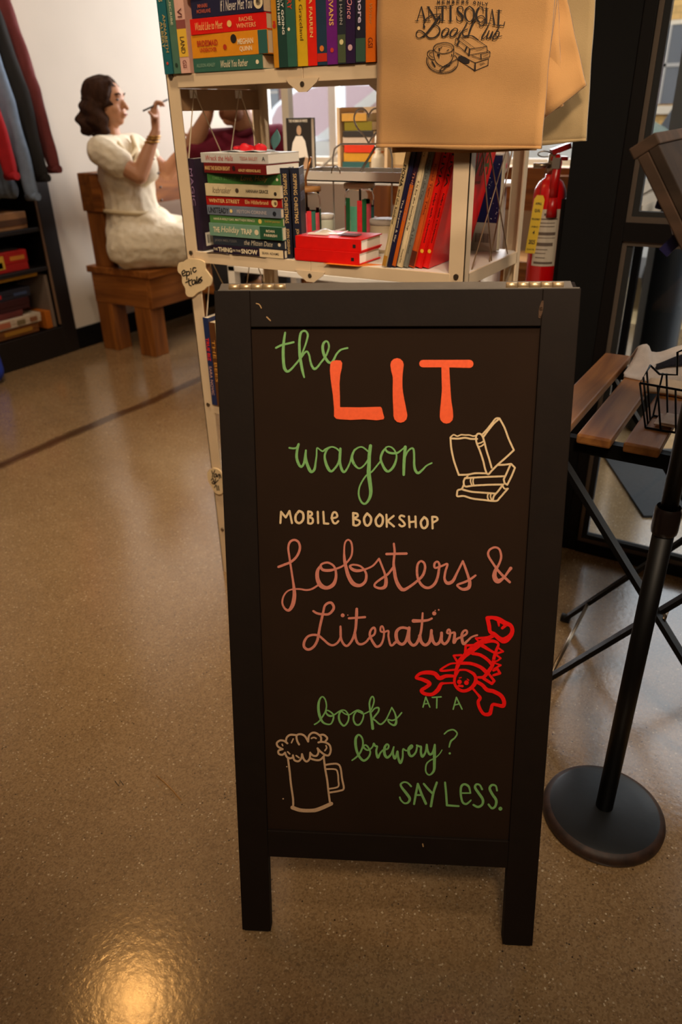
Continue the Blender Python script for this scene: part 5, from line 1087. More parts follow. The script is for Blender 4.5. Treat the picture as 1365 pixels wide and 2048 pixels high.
B.chain([sr, sr.lerp(el, .5), el], [.056, .050, .043]); B.chain([el, el.lerp(wr, .35), wr], [.043, .041, .024])
hand(B, wr, pm, -NH * .6 + RT * .3, Z, RT * -.4 + NH * -.3, (RT * .7 - Z * .3).normalized())
el2, wr2, pm2 = WPt(335, 345, .15), WPt(374, 290, .13), WPt(388, 262, .12)
B.chain([slf, slf.lerp(el2, .5), el2], [.056, .050, .043]); B.chain([el2, el2.lerp(wr2, .35), wr2], [.043, .040, .024])
hand(B, wr2, pm2, -NH, (Z * .8 + RT * .3).normalized(), -RT, RT)
kr, kl = WPt(446, 492, -.09), WPt(450, 478, .11); ar = kr + RT * .13 + NH * .02; ar.z = .10; al = kl + RT * .06; fl = Vector((al.x, al.y, .07))
B.chain([WPt(262, 488, -.09), kr], [.095, .062]); B.chain([WPt(268, 480, .10), kl], [.095, .062]); B.chain([kr, ar], [.060, .036]); B.chain([kl, fl], [.060, .036])
B.cap(ar, .034, ar + RT * .14 - Z * .06, .026); B.cap(fl, .034, fl + RT * .14 - Z * .02, .026)
woman = B.build('person', M_SKIN, voxel=.0055, smooth=3)
tag(woman, 'seated woman in a cream short sleeved jumpsuit raising a pencil', 'person')
H = Blob()
H.ell(hc_ + Z * .030 - fd * .014, (.112, .094, .102), (0, 0, yaw)); H.ell(hc_ - fd * .060 - Z * .02, (.075, .092, .10), (0, 0, yaw))
H.chain([hc_ - fd * .045 + sd * .058, hc_ - fd * .040 + sd * .066 - Z * .07, hc_ - fd * .028 + sd * .062 - Z * .125], [.046, .044, .030]); H.chain([hc_ - fd * .045 - sd * .058, hc_ - fd * .040 - sd * .066 - Z * .07, hc_ - fd * .028 - sd * .062 - Z * .115], [.046, .044, .030])
H.chain([hc_ - fd * .075, hc_ - fd * .090 - Z * .07, hc_ - fd * .082 - Z * .125], [.06, .055, .034])
H.chain([hc_ + fd * .055 + Z * .085 + sd * .03, hc_ + fd * .050 + Z * .03 + sd * .07, hc_ + fd * .012 - Z * .01 + sd * .08, hc_ - fd * .03 - Z * .02 + sd * .085], [.024, .02, .016, .016])
H.ell(WPt(180, 238, .02), (.055, .075, .065)); H.ell(WPt(178, 252, -.03), (.045, .055, .045)); H.ell(WPt(206, 254, -.085), (.040, .030, .045)); H.ell(WPt(196, 236, -.07), (.05, .05, .06))
def hw(v):
    q = v - hc_
    if q.dot(fd) > .062 and q.z < .075: v = v - fd * (q.dot(fd) - .062)
    return v + (v - hc_).normalized() * (.007 * mnoise.noise(Vector((v.x * 34, v.y * 34, v.z * 6))) + .010 * mnoise.noise(Vector((v.x * 9, v.y * 9, v.z * 15)))) + RT * .008 * math.sin(v.z * 95 + v.x * 20) * (1 if v.z < hc_.z + .02 else .2)
H.build('hair', M_HAIR, voxel=.006, smooth=4, parent=woman, warp=hw)
e = MB()
for s_ in (-1, 1):
    t = bmesh.new(); bmesh.ops.create_icosphere(t, subdivisions=2, radius=1); e.take(t, Matrix.Translation(hc_ + fd * .084 + sd * .031 * s_ + Z * .013) @ Euler((0, 0, yaw)).to_matrix().to_4x4() @ Matrix.Diagonal((.007, .012, .0055, 1)))
e.build('eye', mat('eye_dark', '#1a100c', .3), woman)
e = MB()
for s_ in (-1, 1): e.tube([hc_ + fd * .0985 + sd * .016 * s_ + Z * .036, hc_ + fd * .098 + sd * .034 * s_ + Z * .042, hc_ + fd * .084 + sd * .052 * s_ + Z * .036], .0035, 6)
e.build('eyebrow', M_HAIR, woman)
e = MB(); e.tube([hc_ + fd * .105 - Z * .0555 - sd * .016, hc_ + fd * .108 - Z * .0555, hc_ + fd * .105 - Z * .0555 + sd * .016], .0035, 6); e.build('mouth', mat('lip', '#8a3f34', .5), woman)
J = Blob()
J.cap(sr + Z * .004, .070, slf + Z * .004, .066); J.cap(nk - Z * .045, .078, WPt(248, 338), .148); J.ell(WPt(284, 338, -.07), (.085, .08, .085)); J.ell(WPt(290, 336, .07), (.08, .08, .085))
J.cap(WPt(248, 338), .148, WPt(262, 402), .146); J.cap(WPt(262, 402), .146, WPt(276, 480), .168); J.ell(WPt(312, 438), (.11, .15, .065), (0, .45, .5))
J.chain([sr, sr.lerp(el, .44)], [.078, .076]); J.chain([slf, slf.lerp(el2, .42)], [.070, .070])
J.chain([WPt(262, 490, -.09), WPt(330, 488, -.09), kr], [.140, .124, .092]); J.chain([WPt(268, 480, .10), WPt(340, 470, .11), kl], [.132, .118, .088])
J.chain([kr, kr.lerp(ar, .85)], [.080, .066]); J.chain([kl, kl.lerp(fl, .85)], [.08, .07])
def jw(v):
    v = v + Vector((0, 0, 1)) * .006 * mnoise.noise(v * 16) + (NH + RT) * .009 * mnoise.noise(Vector((v.x * 20, v.y * 20, v.z * 11))) + NH * .004 * mnoise.noise(v * 45)
    return v
J.build('jumpsuit', M_SUIT, voxel=.008, smooth=5, parent=woman, warp=jw)
for q0, q1 in ((ar, ar + RT * .14 - Z * .06), (fl, fl + RT * .14 - Z * .02)):
    J_ = Blob(); J_.cap(q0 - Z * .02, .040, q1, .034); J_.build('shoe', mat('tan_shoe', '#9a7448', .6), voxel=.006, smooth=3, parent=woman)
bt = WPt(264, 420); m = MB(); m.tube([bt + (RT * math.cos(a) + NH * math.sin(a)) * .149 + Z * .006 * math.sin(a * 2) for a in [k * .2618 for k in range(24)]], .011, 8, closed=True); m.build('belt', mat('linen_band', '#cdb88f', .9), woman)
m = MB(); m.tube([WPt(226, 274, -.07), WPt(240, 294, -.125), WPt(262, 316, -.15), WPt(272, 298, -.08), WPt(264, 274, .02)], [.012, .016, .010, .014, .012], 8); m.build('collar', mat('linen_band', '#cdb88f', .9), woman)
m = MB()
for px, py in ((308, 318), (318, 346), (322, 374), (324, 400)):
    p = WPt(px, py, -.118)
    m.cyl(p, p - NH * .022, .0055, n=12)
m.build('button', mat('button_brown', '#4a3826', .4), woman)
m = MB()
for t in (.12, .17, .24): c = wr.lerp(el, t); dd = (el - wr).normalized(); m.tube([c + (RT * math.cos(a) + NH * math.sin(a)) * (.030 + t * .03) for a in [k * .5236 for k in range(12)]], .0045, 6, closed=True)
m.build('bracelet', mat('bracelet_gold', '#b8863a', .35, .6), woman)
e = MB(); t = bmesh.new(); bmesh.ops.create_icosphere(t, subdivisions=2, radius=.008); e.take(t, Matrix.Translation(hc_ + sd * .086 - Z * .05)); e.build('earring', mat('bracelet_gold', '#b8863a', .35, .6), woman)
pc = MB().cyl(WPt(286, 222, -.175), WPt(336, 199, -.12), .0042, n=10); o = pc.build('pencil', mat('pencil_dark', '#2a1c16', .5)); tag(o, 'dark pencil held up by the seated woman', 'pencil')
# the man across from her
MC = Vector((-2.62, 3.35, 0))
def MPt(px, py, d=0): return PP(px, py, MC + NH * d, NH)
B = Blob(); hm = MPt(472, 188, -.05); fm = (-RT * .70 - NH * .71).normalized(); sm_ = fm.cross(Z); ym = math.atan2(fm.y, fm.x)
B.ell(hm + Z * .02, (.098, .080, .105), (0, 0, ym)); B.ell(hm + fm * .032 - Z * .050, (.068, .064, .078), (0, 0, ym)); B.cap(hm + fm * .062 - Z * .108, .030, hm + fm * .02 - Z * .09, .05); B.cap(hm + fm * .096 + Z * .01, .009, hm + fm * .122 - Z * .024, .015)
B.cap(hm + fm * .098 - Z * .055 - sm_ * .014, .010, hm + fm * .098 - Z * .055 + sm_ * .014, .010); B.cap(hm + fm * .094 - Z * .070 - sm_ * .012, .010, hm + fm * .094 - Z * .070 + sm_ * .012, .010)
for s_ in (-1, 1): B.ell(hm + sm_ * .08 * s_, (.02, .011, .033), (0, 0, ym))
nm = MPt(494, 254); B.cap(hm - Z * .06, .062, nm, .066)
s1_, s2_ = MPt(424, 292, -.05), MPt(560, 281, .06); e1 = MPt(382, 300, -.10); w1 = MPt(416, 228, -.14); h1 = MPt(423, 206, -.15)
B.cap(s1_, .066, s2_, .066); B.cap(nm, .06, MPt(492, 345), .11); B.cap(MPt(492, 345), .11, MPt(496, 470), .12)
B.chain([s1_, e1], [.066, .048]); B.chain([e1, e1.lerp(w1, .35), w1], [.048, .046, .029]); hand(B, w1, h1, -NH, Z, RT, RT * -.6 + Z * .1, 1.05)
e2 = MPt(585, 350, .05); w2 = MPt(545, 425, -.08); B.chain([s2_, e2], [.066, .048]); B.chain([e2, w2], [.048, .03]); hand(B, w2, w2 - RT * .06, Z, -RT, -NH, -Z, 1.0)
hp1 = MPt(480, 500, -.05); B.cap(MPt(496, 470), .15, hp1, .15)
for s_ in (-1, 1):
    k = hp1 + (-NH * .38 + RT * (.10 + .12 * s_)); B.chain([hp1 + sm_ * .1 * s_, k], [.1, .07]); f_ = Vector((k.x, k.y, .06)); B.chain([k, f_], [.066, .042]); B.cap(f_, .04, f_ - NH * .15 - Z * .02, .03)
man = B.build('person', mat('skin_fair', '#c8906c', .5, noise=.08, nscale=16), voxel=.0065, smooth=3); tag(man, 'man in a maroon polo shirt seated beyond the shelf', 'person')
J = Blob(); J.cap(s1_, .080, s2_, .080); J.cap(nm - Z * .085, .088, MPt(492, 335), .162); J.cap(MPt(492, 340), .17, MPt(496, 480), .172); J.chain([s1_, s1_.lerp(e1, .72)], [.082, .074]); J.chain([s2_, s2_.lerp(e2, .75)], [.082, .075])
J.build('polo_shirt', mat('maroon_jersey', '#7a1230', .85, noise=.1, nscale=40), voxel=.009, smooth=4, parent=man, warp=lambda v: v + NH * .005 * mnoise.noise(v * 18))
m = MB(); m.tube([nm + (fm * math.cos(a) * .078 + sm_ * math.sin(a) * .080) + Z * (-.005 - .030 * math.cos(a)) for a in [k * .3927 for k in range(16)]], .016, 8, closed=True); m.build('collar', mat('maroon_collar', '#64102a', .85), man)
J = Blob(); J.cap(hp1 + Z * .02, .16, hp1 - Z * .03, .155)
for s_ in (-1, 1):
    k = hp1 + (-NH * .38 + RT * (.10 + .12 * s_)); J.chain([hp1 + sm_ * .1 * s_, k], [.115, .085]); J.chain([k, Vector((k.x, k.y, .12))], [.085, .065])
J.build('trousers', mat('charcoal_cloth', '#1e1c20', .9), voxel=.01, smooth=4, parent=man)
J = Blob(); J.ell(hm + Z * .055 - fm * .014, (.106, .09, .088), (0, 0, ym)); J.ell(hm - fm * .06 - Z * .0, (.055, .08, .07), (0, 0, ym)); J.build('hair', mat('reddish_hair', '#7a2a1c', .6, noise=.2, nscale=60), voxel=.007, smooth=3, parent=man, warp=lambda v: v - fm * max(0, (v - hm).dot(fm) - .07) if (v - hm).z < .09 else v)
J = Blob(); J.ell(hm + fm * .036 - Z * .082, (.066, .064, .048), (0, 0, ym)); J.build('beard', mat('stubble', '#8a5638', .8), voxel=.007, smooth=3, parent=man)
e = MB(); e.tube([hm + fm * .108 - Z * .0625 - sm_ * .022, hm + fm * .114 - Z * .063, hm + fm * .108 - Z * .0625 + sm_ * .022], .0055, 6); e.build('mouth', mat('lip', '#8a3f34', .5), man)
e = MB()
for s_ in (-1, 1):
    t = bmesh.new(); bmesh.ops.create_icosphere(t, subdivisions=2, radius=1); e.take(t, Matrix.Translation(hm + fm * .088 + sm_ * .032 * s_ + Z * .014) @ Euler((0, 0, ym)).to_matrix().to_4x4() @ Matrix.Diagonal((.007, .012, .0055, 1)))
e.build('eye', mat('eye_dark', '#1a100c', .3), man)
for s_ in (-1, 1):
    k = hp1 + (-NH * .38 + RT * (.10 + .12 * s_)); J = Blob(); f_ = Vector((k.x, k.y, .06)); J.cap(f_ - Z * .005, .052, f_ - NH * .15 - Z * .018, .040); J.ell(f_ - NH * .08 - Z * .048, (.05, .13, .012), (0, 0, math.atan2(NH.y, NH.x) - 1.57)); J.build('shoe', mat('brown_shoe', '#3a2618', .5), voxel=.006, smooth=3, parent=man)
st = thing('wooden_stool', 'plain wooden stool under the man in maroon', 'stool', (hp1.x, hp1.y, 0))
MB().box((hp1.x - .2, hp1.y - .2, hp1.z - .20), (hp1.x + .2, hp1.y + .2, hp1.z - .155), bev=.004).build('seat', M_BENCHX, st)
for sx in (-1, 1):
    for sy in (-1, 1): MB().box((hp1.x + sx * .17 - .02, hp1.y + sy * .17 - .02, 0), (hp1.x + sx * .17 + .02, hp1.y + sy * .17 + .02, hp1.z - .2)).build('leg', M_BENCHZ, st)
# ------------------------------------------------------------------ wardrobe shelving with games, clothes on its rail
M_CASE = mat('black_stain', '#120d0a', .5, bump=.05, bscale=60)
wd = thing('game_shelving', 'black open shelving unit full of game boxes below the hanging clothes', 'shelving', (-4.04, 2.3, 0))
XF = -3.712
MB().box((-4.36, 2.855, 0), (XF, 2.952, 1.06), bev=.003).build('side_panel', M_CASE, wd)
MB().box((-4.36, 1.50, 0), (XF, 1.56, 1.06), bev=.003).build('side_panel', M_CASE, wd)
MB().box((-4.37, 1.50, 0), (-4.355, 2.952, 1.06)).build('back_panel', M_CASE, wd)
MB().box((-4.355, 1.56, 0), (XF + .002, 2.855, .165), bev=.003).build('plinth', M_CASE, wd)
for z in (.165, .512, .722): MB().box((-4.355, 1.56, z - .022), (XF - .006, 2.855, z), bev=.002).build('shelf', M_CASE, wd)
rl = thing('clothes_rail', 'steel clothes rail across the niche above the game shelves', 'rail', (-3.93, 2.2, 1.93)); MB().cyl((-3.93, -2.99, 1.93), (-3.93, 2.955, 1.93), .014).build('tube', M_STEEL, rl); MB().cyl((-3.93, 2.94, 1.93), (-3.93, 2.955, 1.93), .03).build('wall_flange', M_STEEL, rl)
MB().box((XF - .012, 2.845, .18), (XF - .002, 2.857, .92)).build('edge_strip', mat('pale_edge', '#7a5f48', .5), wd)
def gbox(label, z, y0, y1, h, colr, cat='game box', x0=-4.12, x1=-3.74, deco=None, name='game_box', rot=0):
    t = thing(name, label, cat, ((x0 + x1) / 2, (y0 + y1) / 2, z), group='boxes on the wardrobe shelves')
    b_ = MB().box((x0, y0, z + .0008), (x1, y1, z + h * .55), bev=.002).build('box_base', mat('board_' + colr, colr, .55, noise=.15, nscale=30), t)
    MB().box((x0 - .002, y0 - .002, z + h * .4), (x1 + .002, y1 + .002, z + h), bev=.002).build('box_lid', mat('lid_' + colr, colr, .5, noise=.22, nscale=18), t)
    if deco:
        for (u0, u1, v0, v1, c) in deco: MB().box((x1 + .002, y0 + (y1 - y0) * u0, z + h * v0), (x1 + .003, y0 + (y1 - y0) * u1, z + h * v1)).build('printed_panel', mat('print_' + c, c, .5), t)
    return t
def zt(z): return z + .001
gbox('tan cardboard tray box on the top game shelf', zt(.722), 2.38, 2.78, .088, '#a8794c', x1=-3.735, deco=[(0, 1, .25, .62, '#5a3a20')])
gbox('red game box with a yellow and green emblem', zt(.512), 2.30, 2.74, .105, '#a8140c', x1=-3.745, deco=[(.50, .66, .2, .85, '#c9a030'), (.53, .63, .25, .55, '#3a7a2a'), (.75, .96, .55, .75, '#c9802a'), (.05, .3, .2, .8, '#d89a30')])
o = MB().box((-4.1, 2.2, zt(.512) + .106), (-3.76, 2.70, zt(.512) + .118), bev=.002).build('folded_board', mat('dark_board', '#1a1412', .6)); tag(o, 'dark folded game board on top of the red box', 'game board')
gbox('flat mustard yellow box at the bottom of the third shelf', zt(.165) + .302, 2.28, 2.78, .020, '#b8881c', x1=-3.74)
gbox('worn brown puzzle box at the bottom of the lowest shelf', zt(.165), 2.26, 2.72, .055, '#7a4a22', x1=-3.745, deco=[(.5, .9, .3, .7, '#a8782a')])
gbox('white illustrated puzzle box above the brown one', zt(.165) + .056, 2.20, 2.74, .05, '#c9b8a0', x1=-3.735, deco=[(.45, .62, .2, .8, '#b0684a'), (.7, .8, .2, .7, '#7a6a4a'), (.86, .95, .2, .7, '#8a5a3a')])
gbox('pinkish flat game box in the dark pile', zt(.165) + .107, 2.25, 2.64, .032, '#6a2f2c', x1=-3.75)
gbox('deep maroon game box in the dark pile', zt(.165) + .140, 2.22, 2.70, .062, '#3a1212', x1=-3.755)
gbox('navy game box with a red logo and white corner', zt(.165) + .203, 2.22, 2.72, .052, '#20222e', x1=-3.755, deco=[(.02, .2, .1, .9, '#c0a894'), (.5, .62, .3, .7, '#b8242a'), (.78, .95, .3, .6, '#3a4a6a')])
gbox('small brown game box topping the dark pile', zt(.165) + .256, 2.22, 2.46, .044, '#4a3222', x1=-3.76)
o = MB().box((-4.0, 2.775, zt(.165)), (-3.74, 2.815, zt(.165) + .10), bev=.002).build('game_box', mat('amber_board', '#b8661c', .5)); tag(o, 'narrow amber box standing at the end of the lowest shelf', 'game box', 'boxes on the wardrobe shelves')
o = MB().box((-4.0, 2.818, zt(.165)), (-3.735, 2.838, zt(.165) + .30), bev=.002).build('game_board', mat('grey_board', '#7a6a5c', .6)); tag(o, 'tall grey board standing against the wardrobe side', 'game board')
p = PX(-40, 660, -3.62); B = Blob(); B.chain([(p.x, p.y, p.z + .05), (p.x, p.y, p.z - .06), (p.x, p.y, .07)], [.035, .055, .07])
tag(B.build('cloth_bag', mat('bright_blue_cloth', '#1c3aa8', .8), voxel=.008), 'bright blue cloth bag slumped before the wardrobe', 'bag')
def garment(label, y, colr, hem, sl_x, sl_z, body_x, n=0, thick=.035, cuff=None, hood=None):
    r = thing('hanging_garment', label, 'garment', (-3.93, y, hem), group='clothes on the wardrobe rail')
    B = Blob(); c = lambda x, z, dy=0: (x, y + dy, z)
    B.chain([c(-3.93, 1.80), c(-3.93, 1.45), c(-3.93, hem + .12)], [.13, .17, .19], (1, thick / .16, 1)); B.cap(c(-4.10, hem + .05), .05, c(body_x - .03, hem + .05), .05, (1, thick / .06, 1)); B.cap(c(-3.93, 1.45), .16, c(body_x - .12, hem + .12), .12, (1, thick / .14, 1))
    sh = (-3.72, 1.78)
    B.chain([c(sh[0], sh[1]), c((sh[0] + sl_x) / 2 + .012, (sh[1] + sl_z) / 2), c(sl_x - .040, sl_z + .04)], [.075, .065, .042], (1, thick / .05, 1))
    B.cap(c(-3.93, 1.80), .10, c(sh[0], sh[1]), .07, (1, thick / .07, 1))
    def wp(v): return v + Vector((.006 * mnoise.noise(v * 9), .012 * mnoise.noise(Vector((v.x * 26, n, v.z * 4))), 0))
    B.build('fabric', mat('cloth_' + colr, colr, .9, noise=.12, nscale=30, bump=.2, bscale=400), voxel=.009, smooth=4, parent=r, warp=wp)
    MB().tube([(sl_x - .078, y, sl_z + .014), (sl_x + .006, y, sl_z + .018)], .02, 10).build('cuff', mat('cloth_' + (cuff or colr), cuff or colr, .9), r)
    m = MB(); m.tube([(-4.08, y, 1.84), (-3.93, y, 1.895), (-3.78, y, 1.84)], .006, 8); m.tube([(-3.93, y, 1.895), (-3.93, y, 1.925), (-3.925 + .0, y, 1.945), (-3.905, y, 1.94)], .003, 6); m.build('hanger', M_BLACKM, r)
    return r
garment('maroon sweatshirt, rearmost on the wardrobe rail', 2.868, '#6a2a28', .98, -3.50, .998, -3.64, 1, .03)
garment('black hoodie between the maroon and the blue garments', 2.785, '#17130f', .95, -3.50, .962, -3.58, 2, .035)
garment('grey blue denim shirt on the wardrobe rail', 2.700, '#74859a', .88, -3.50, .880, -3.66, 3, .03)
garment('bright red sweatshirt, frontmost on the wardrobe rail', 2.600, '#a80f18', 1.0, -3.50, .985, -3.68, 4, .03)
garment('pale grey shirt hanging below the red sweatshirt', 2.52, '#77746e', .90, -3.60, .93, -3.64, 5, .03)
# ------------------------------------------------------------------ slatted folding table, towel, basket
M_SLAT = wood('table_slat', '#a86f36', '#744420', (9, 1, 9), 3, .55, .1)
tbx = thing('folding_table', 'small folding table with brown wood slats and black legs by the door', 'table', (-.09, 1.57, 0))
for i in range(7): MB().box((-.379 + .0835 * i, 1.296, .701), (-.379 + .0835 * i + .062, 1.84, .72), bev=.004).build('slat', M_SLAT, tbx)
for y in (1.322, 1.795):
    MB().box((-.385, y, .672), (.20, y + .020, .7005)).build('rail', M_BLACKM, tbx)
for x in (-.382, .19): MB().box((x, 1.322, .672), (x + .012, 1.815, .690)).build('rail', M_BLACKM, tbx)
for y in (1.333, 1.800): MB().bar((-.345, y, .672), (.17, y, .012), .010, .024, (0, 1, 0)).build('leg', M_BLACKM, tbx)
for y in (1.366, 1.712):
    MB().bar((-.350, y, .012), (.15, y, .672), .010, .024, (0, 1, 0)).build('leg', M_BLACKM, tbx)
    MB().cyl((-.362, y, .012), (-.338, y, .012), .012, n=14).build('foot_cap', M_GASKET, tbx)
MB().cyl((-.297, 1.366, .082), (-.297, 1.712, .082), .005, n=12).build('stretcher', M_STEEL, tbx)
MB().cyl((.115, 1.333, .082), (.115, 1.80, .082), .005, n=12).build('stretcher', M_STEEL, tbx)
mx = -.0875
for y in (1.35, 1.73): MB().cyl((mx, y - .012, .345), (mx, y + .03, .345), .006, n=10).build('pivot_bolt', M_STEEL, tbx)
M_TOWEL = mat('towel', '#f0e2d8', .95, noise=.1, nscale=60, bump=.6, bscale=700, sheen=.3)
tw = thing('towel', 'beige towel with a navy stripe crumpled on the slatted table', 'towel', (-.15, 1.70, .72))
def twf(u, v):
    x = -.300 + .40 * u; y = 1.665 + .165 * v
    h = .056 * math.sin(math.pi * min(1, v * 1.08)) ** .7 * (.45 + .55 * math.sin(min(1, u * 1.6) * 1.57)) + .022 * u * math.sin(math.pi * v)
    f = mnoise.noise(Vector((u * 4.5, v * 3.2, 2.0))) * .034 + mnoise.noise(Vector((u * 10, v * 7, 5.0))) * .010
    return Vector((x + .008 * math.sin(v * 5 + .5) * (1 - u) + f * .5, y - .010 * math.sin(u * 10) - .0 * u, .7235 + max(.0, h + f * (.35 + math.sin(math.pi * v)))))
MB().slab(twf, (0, 0, -.004), 48, 30).build('terry_cloth', M_TOWEL, tw)
MB().sheet(lambda u, v: twf(u * .66 + .14, .10 + .13 * v + .06 * u) + Vector((0, -.0026, .0018)), 40, 5, .0006).build('stripe', mat('navy_stripe', '#23222e', .95, noise=.5, nscale=200), tw)
MB().sheet(lambda u, v: Vector((-.235 + .30 * u, 1.575 + .085 * v, .7215 + .006 + .012 * math.sin(math.pi * v) + .003 * math.sin(u * 11))), 20, 8, .007).build('folded_layer', mat('towel_under', '#e2c6a6', .95, bump=.6, bscale=700), tw)
bk2 = thing('wire_basket', 'black wire basket holding cards on the slatted table', 'basket', (-.06, 1.41, .72))
m = MB(); wr_ = .0022
def loop(pts, c=True): m.tube(pts, wr_, 6, closed=c)
BX0, BX1, BY0, BY1, BZ = -.214, .03, 1.37, 1.455, .7225
FL = Vector((BX0, BY0, .808)); SLb = Vector((BX0 + .004, BY1 - .03, .826)); KL = Vector((-.165, BY1, .806)); KH = Vector((-.172, BY1, .848)); KH2 = Vector((-.160, BY1, .856))
loop([FL, SLb, Vector((BX0 + .02, BY1 - .01, .806)), KL, KH, KH2, Vector((BX1, BY1, .856)), Vector((BX1, BY0, .800))])
loop([Vector((BX0 + .022, BY0 + .010, BZ)), Vector((BX0 + .022, BY1 - .006, BZ)), Vector((BX1 - .01, BY1 - .006, BZ)), Vector((BX1 - .01, BY0 + .010, BZ))])
for i in range(9):
    t = i / 8; xt = BX0 + (BX1 - BX0) * t; xb = BX0 + .022 + (BX1 - BX0 - .032) * t
    m.tube([Vector((xt, BY0, .808 - .008 * t)), Vector((xb, BY0 + .010, BZ)), Vector((xb, BY1 - .006, BZ)), Vector((max(xt, -.19), BY1, .806 if xt < -.165 else .856))], wr_ * .85, 6)
for t in (.33, .66):
    m.tube([FL.lerp(SLb, t), Vector((BX0 + .022, BY0 + .01 + .065 * t, BZ))], wr_ * .85, 6)
m.build('wire_frame', M_BLACKM, bk2)
o = MB().box((-.180, 1.385, .729), (-.04, 1.445, .731), Matrix.Translation((0, 0, 0)), bev=.0005).box((-.168, 1.388, .732), (-.02, 1.446, .734), Matrix.Translation((0, 0, .0)) @ Euler((0, 0, .0)).to_matrix().to_4x4()).build('price_card', mat('cream_card', '#c9a88c', .7, noise=.25, nscale=25)); tag(o, 'cream printed cards lying in the wire basket', 'card')
o = MB().sheet(lambda u, v: Vector((-.075 + .10 * u, 1.305 + .05 * v, .7222 + .006 * abs(math.sin(u * 7 + v * 3)))), 12, 6, .001).build('plastic_wrap', mat('wrap_grey', '#8a8680', .2, .3)); tag(o, 'crumpled grey plastic wrap at the table edge', 'wrapper')
# ------------------------------------------------------------------ round based stand with a tilted desk
sx_, sy_ = -.0998, 1.1167
M_BASE = mat('base_paint', '#1c1d1e', .38, .2, noise=.2, nscale=14, bump=.05, bscale=70); M_RUST = mat('rusty_rim', '#3a251a', .55, .1, noise=.55, nscale=60)
sd_ = thing('music_stand', 'black music stand with heavy round base and tilted wooden desk', 'stand', (sx_, sy_, 0))
MB().lathe([(0, .032), (.02, .031), (.07, .0285), (.098, .026), (.104, .0245)], 72, (sx_, sy_, 0)).build('base', M_BASE, sd_)
MB().lathe([(.104, .0245), (.110, .0225), (.1155, .017), (.117, .011), (.116, .003), (.113, 0), (0, 0)], 72, (sx_, sy_, 0)).build('base_rim', M_RUST, sd_)
cz = PP(1300, 1068, Vector((sx_, sy_, 0)), NH).z; cz2 = PP(1308, 1014, Vector((sx_, sy_, 0)), NH).z
MB().cyl((sx_, sy_, .029), (sx_, sy_, cz), .0165, n=24).build('lower_pole', M_BLACKM, sd_)
MB().lathe([(.0165, 0), (.0195, .003), (.0205, .01), (.0205, cz2 - cz - .006), (.018, cz2 - cz)], 24, (sx_, sy_, cz)).build('collar', mat('collar_black', '#1a1210', .3, .2), sd_)
MB().cyl((sx_, sy_, cz2 - .002), (sx_, sy_, 1.06), .0132, n=24).build('upper_pole', M_BLACKM, sd_)
DO = Vector((-.2, 1.0, 1.214)); du = Vector((.059, 0, -.087)).normalized(); dn = Vector((-du.z, 0, du.x)) * -1
DM = Matrix(((du.x, 0, -dn.x, DO.x), (0, 1, 0, DO.y), (du.z, 0, -dn.z, DO.z), (0, 0, 0, 1)))
M_DESK = wood('desk_wood', '#30241b', '#221912', (1, 9, 9), 3, .75, spec=.1); M_DESKE = wood('desk_rib', '#453226', '#33261c', (1, 9, 9), 3, .7, spec=.1)
MB().box((.0142, 0, 0), (.3178, .42, .012), DM, bev=.001).build('desk', M_DESK, sd_)
for y0 in (.0, .10, .20, .30, .40): MB().box((.0142, y0, -.014), (.317, y0 + .02, -.0002), DM, bev=.0015).build('desk_rib', M_DESKE, sd_)
MB().box((0, 0, -.018), (.014, .42, .014), DM, bev=.0015).build('desk_edge', M_DESKE, sd_)
MB().box((.318, 0, -.03), (.33, .42, .05), DM, bev=.0015).build('desk_lip', M_DESKE, sd_)
MB().box((.15, .06, -.03), (.20, .18, -.012), DM).build('tilt_bracket', M_BLACKM, sd_)
c = PY(1350, 418, 1.02); cl = thing('spring_clip', 'navy spring clip gripping the edge of the tilted desk', 'clip', c)
M_NAVY = mat('navy_plastic', '#17143a', .4)
MB().box((c.x - .022, c.y - .008, c.z - .004), (c.x + .002, c.y + .008, c.z + .014), Matrix.Translation(c) @ Euler((0, R_(12), 0)).to_matrix().to_4x4() @ Matrix.Translation(-c), bev=.002).build('jaw', M_NAVY, cl)
MB().tube([c + Vector((.018 + .014 * math.cos(t), 0, -.012 + .020 * math.sin(t))) for t in [k * .3927 for k in range(16)]], .006, 8, closed=True).build('spring', M_NAVY, cl)
MB().bar(PY(1328, 505, 1.02), PY(1372, 462, 1.02), .008, .014).build('arm', M_NAVY, cl)
# ------------------------------------------------------------------ white cart behind the shelf
ct = thing('white_cart', 'white slatted cart behind the folding bookshelf', 'cart', (-1.4, 2.35, 0))
MB().box((-1.80, 2.14, CZ - .02), (-1.02, 2.56, CZ), bev=.002).build('shelf', M_WHITEM, ct)
CZ2 = CZ - .30
MB().box((-1.80, 2.14, CZ2 - .02), (-1.02, 2.56, CZ2), bev=.002).build('shelf', M_WHITEM, ct)
MB().box((-1.80, 2.14, .30), (-1.02, 2.56, .32), bev=.002).build('shelf', M_WHITEM, ct)
for x in (-1.80, -1.05):
    for y in (2.14, 2.53): MB().box((x, y, 0), (x + .03, y + .03, CZ + (.32 if y > 2.3 else 0))).build('post', M_WHITEM, ct)
a = PY(748, 232, 2.57); b_ = PY(632, 345, 2.57); MB().bar(a, b_, .006, .022, (0, 1, 0)).build('brace', M_WHITEM, ct)
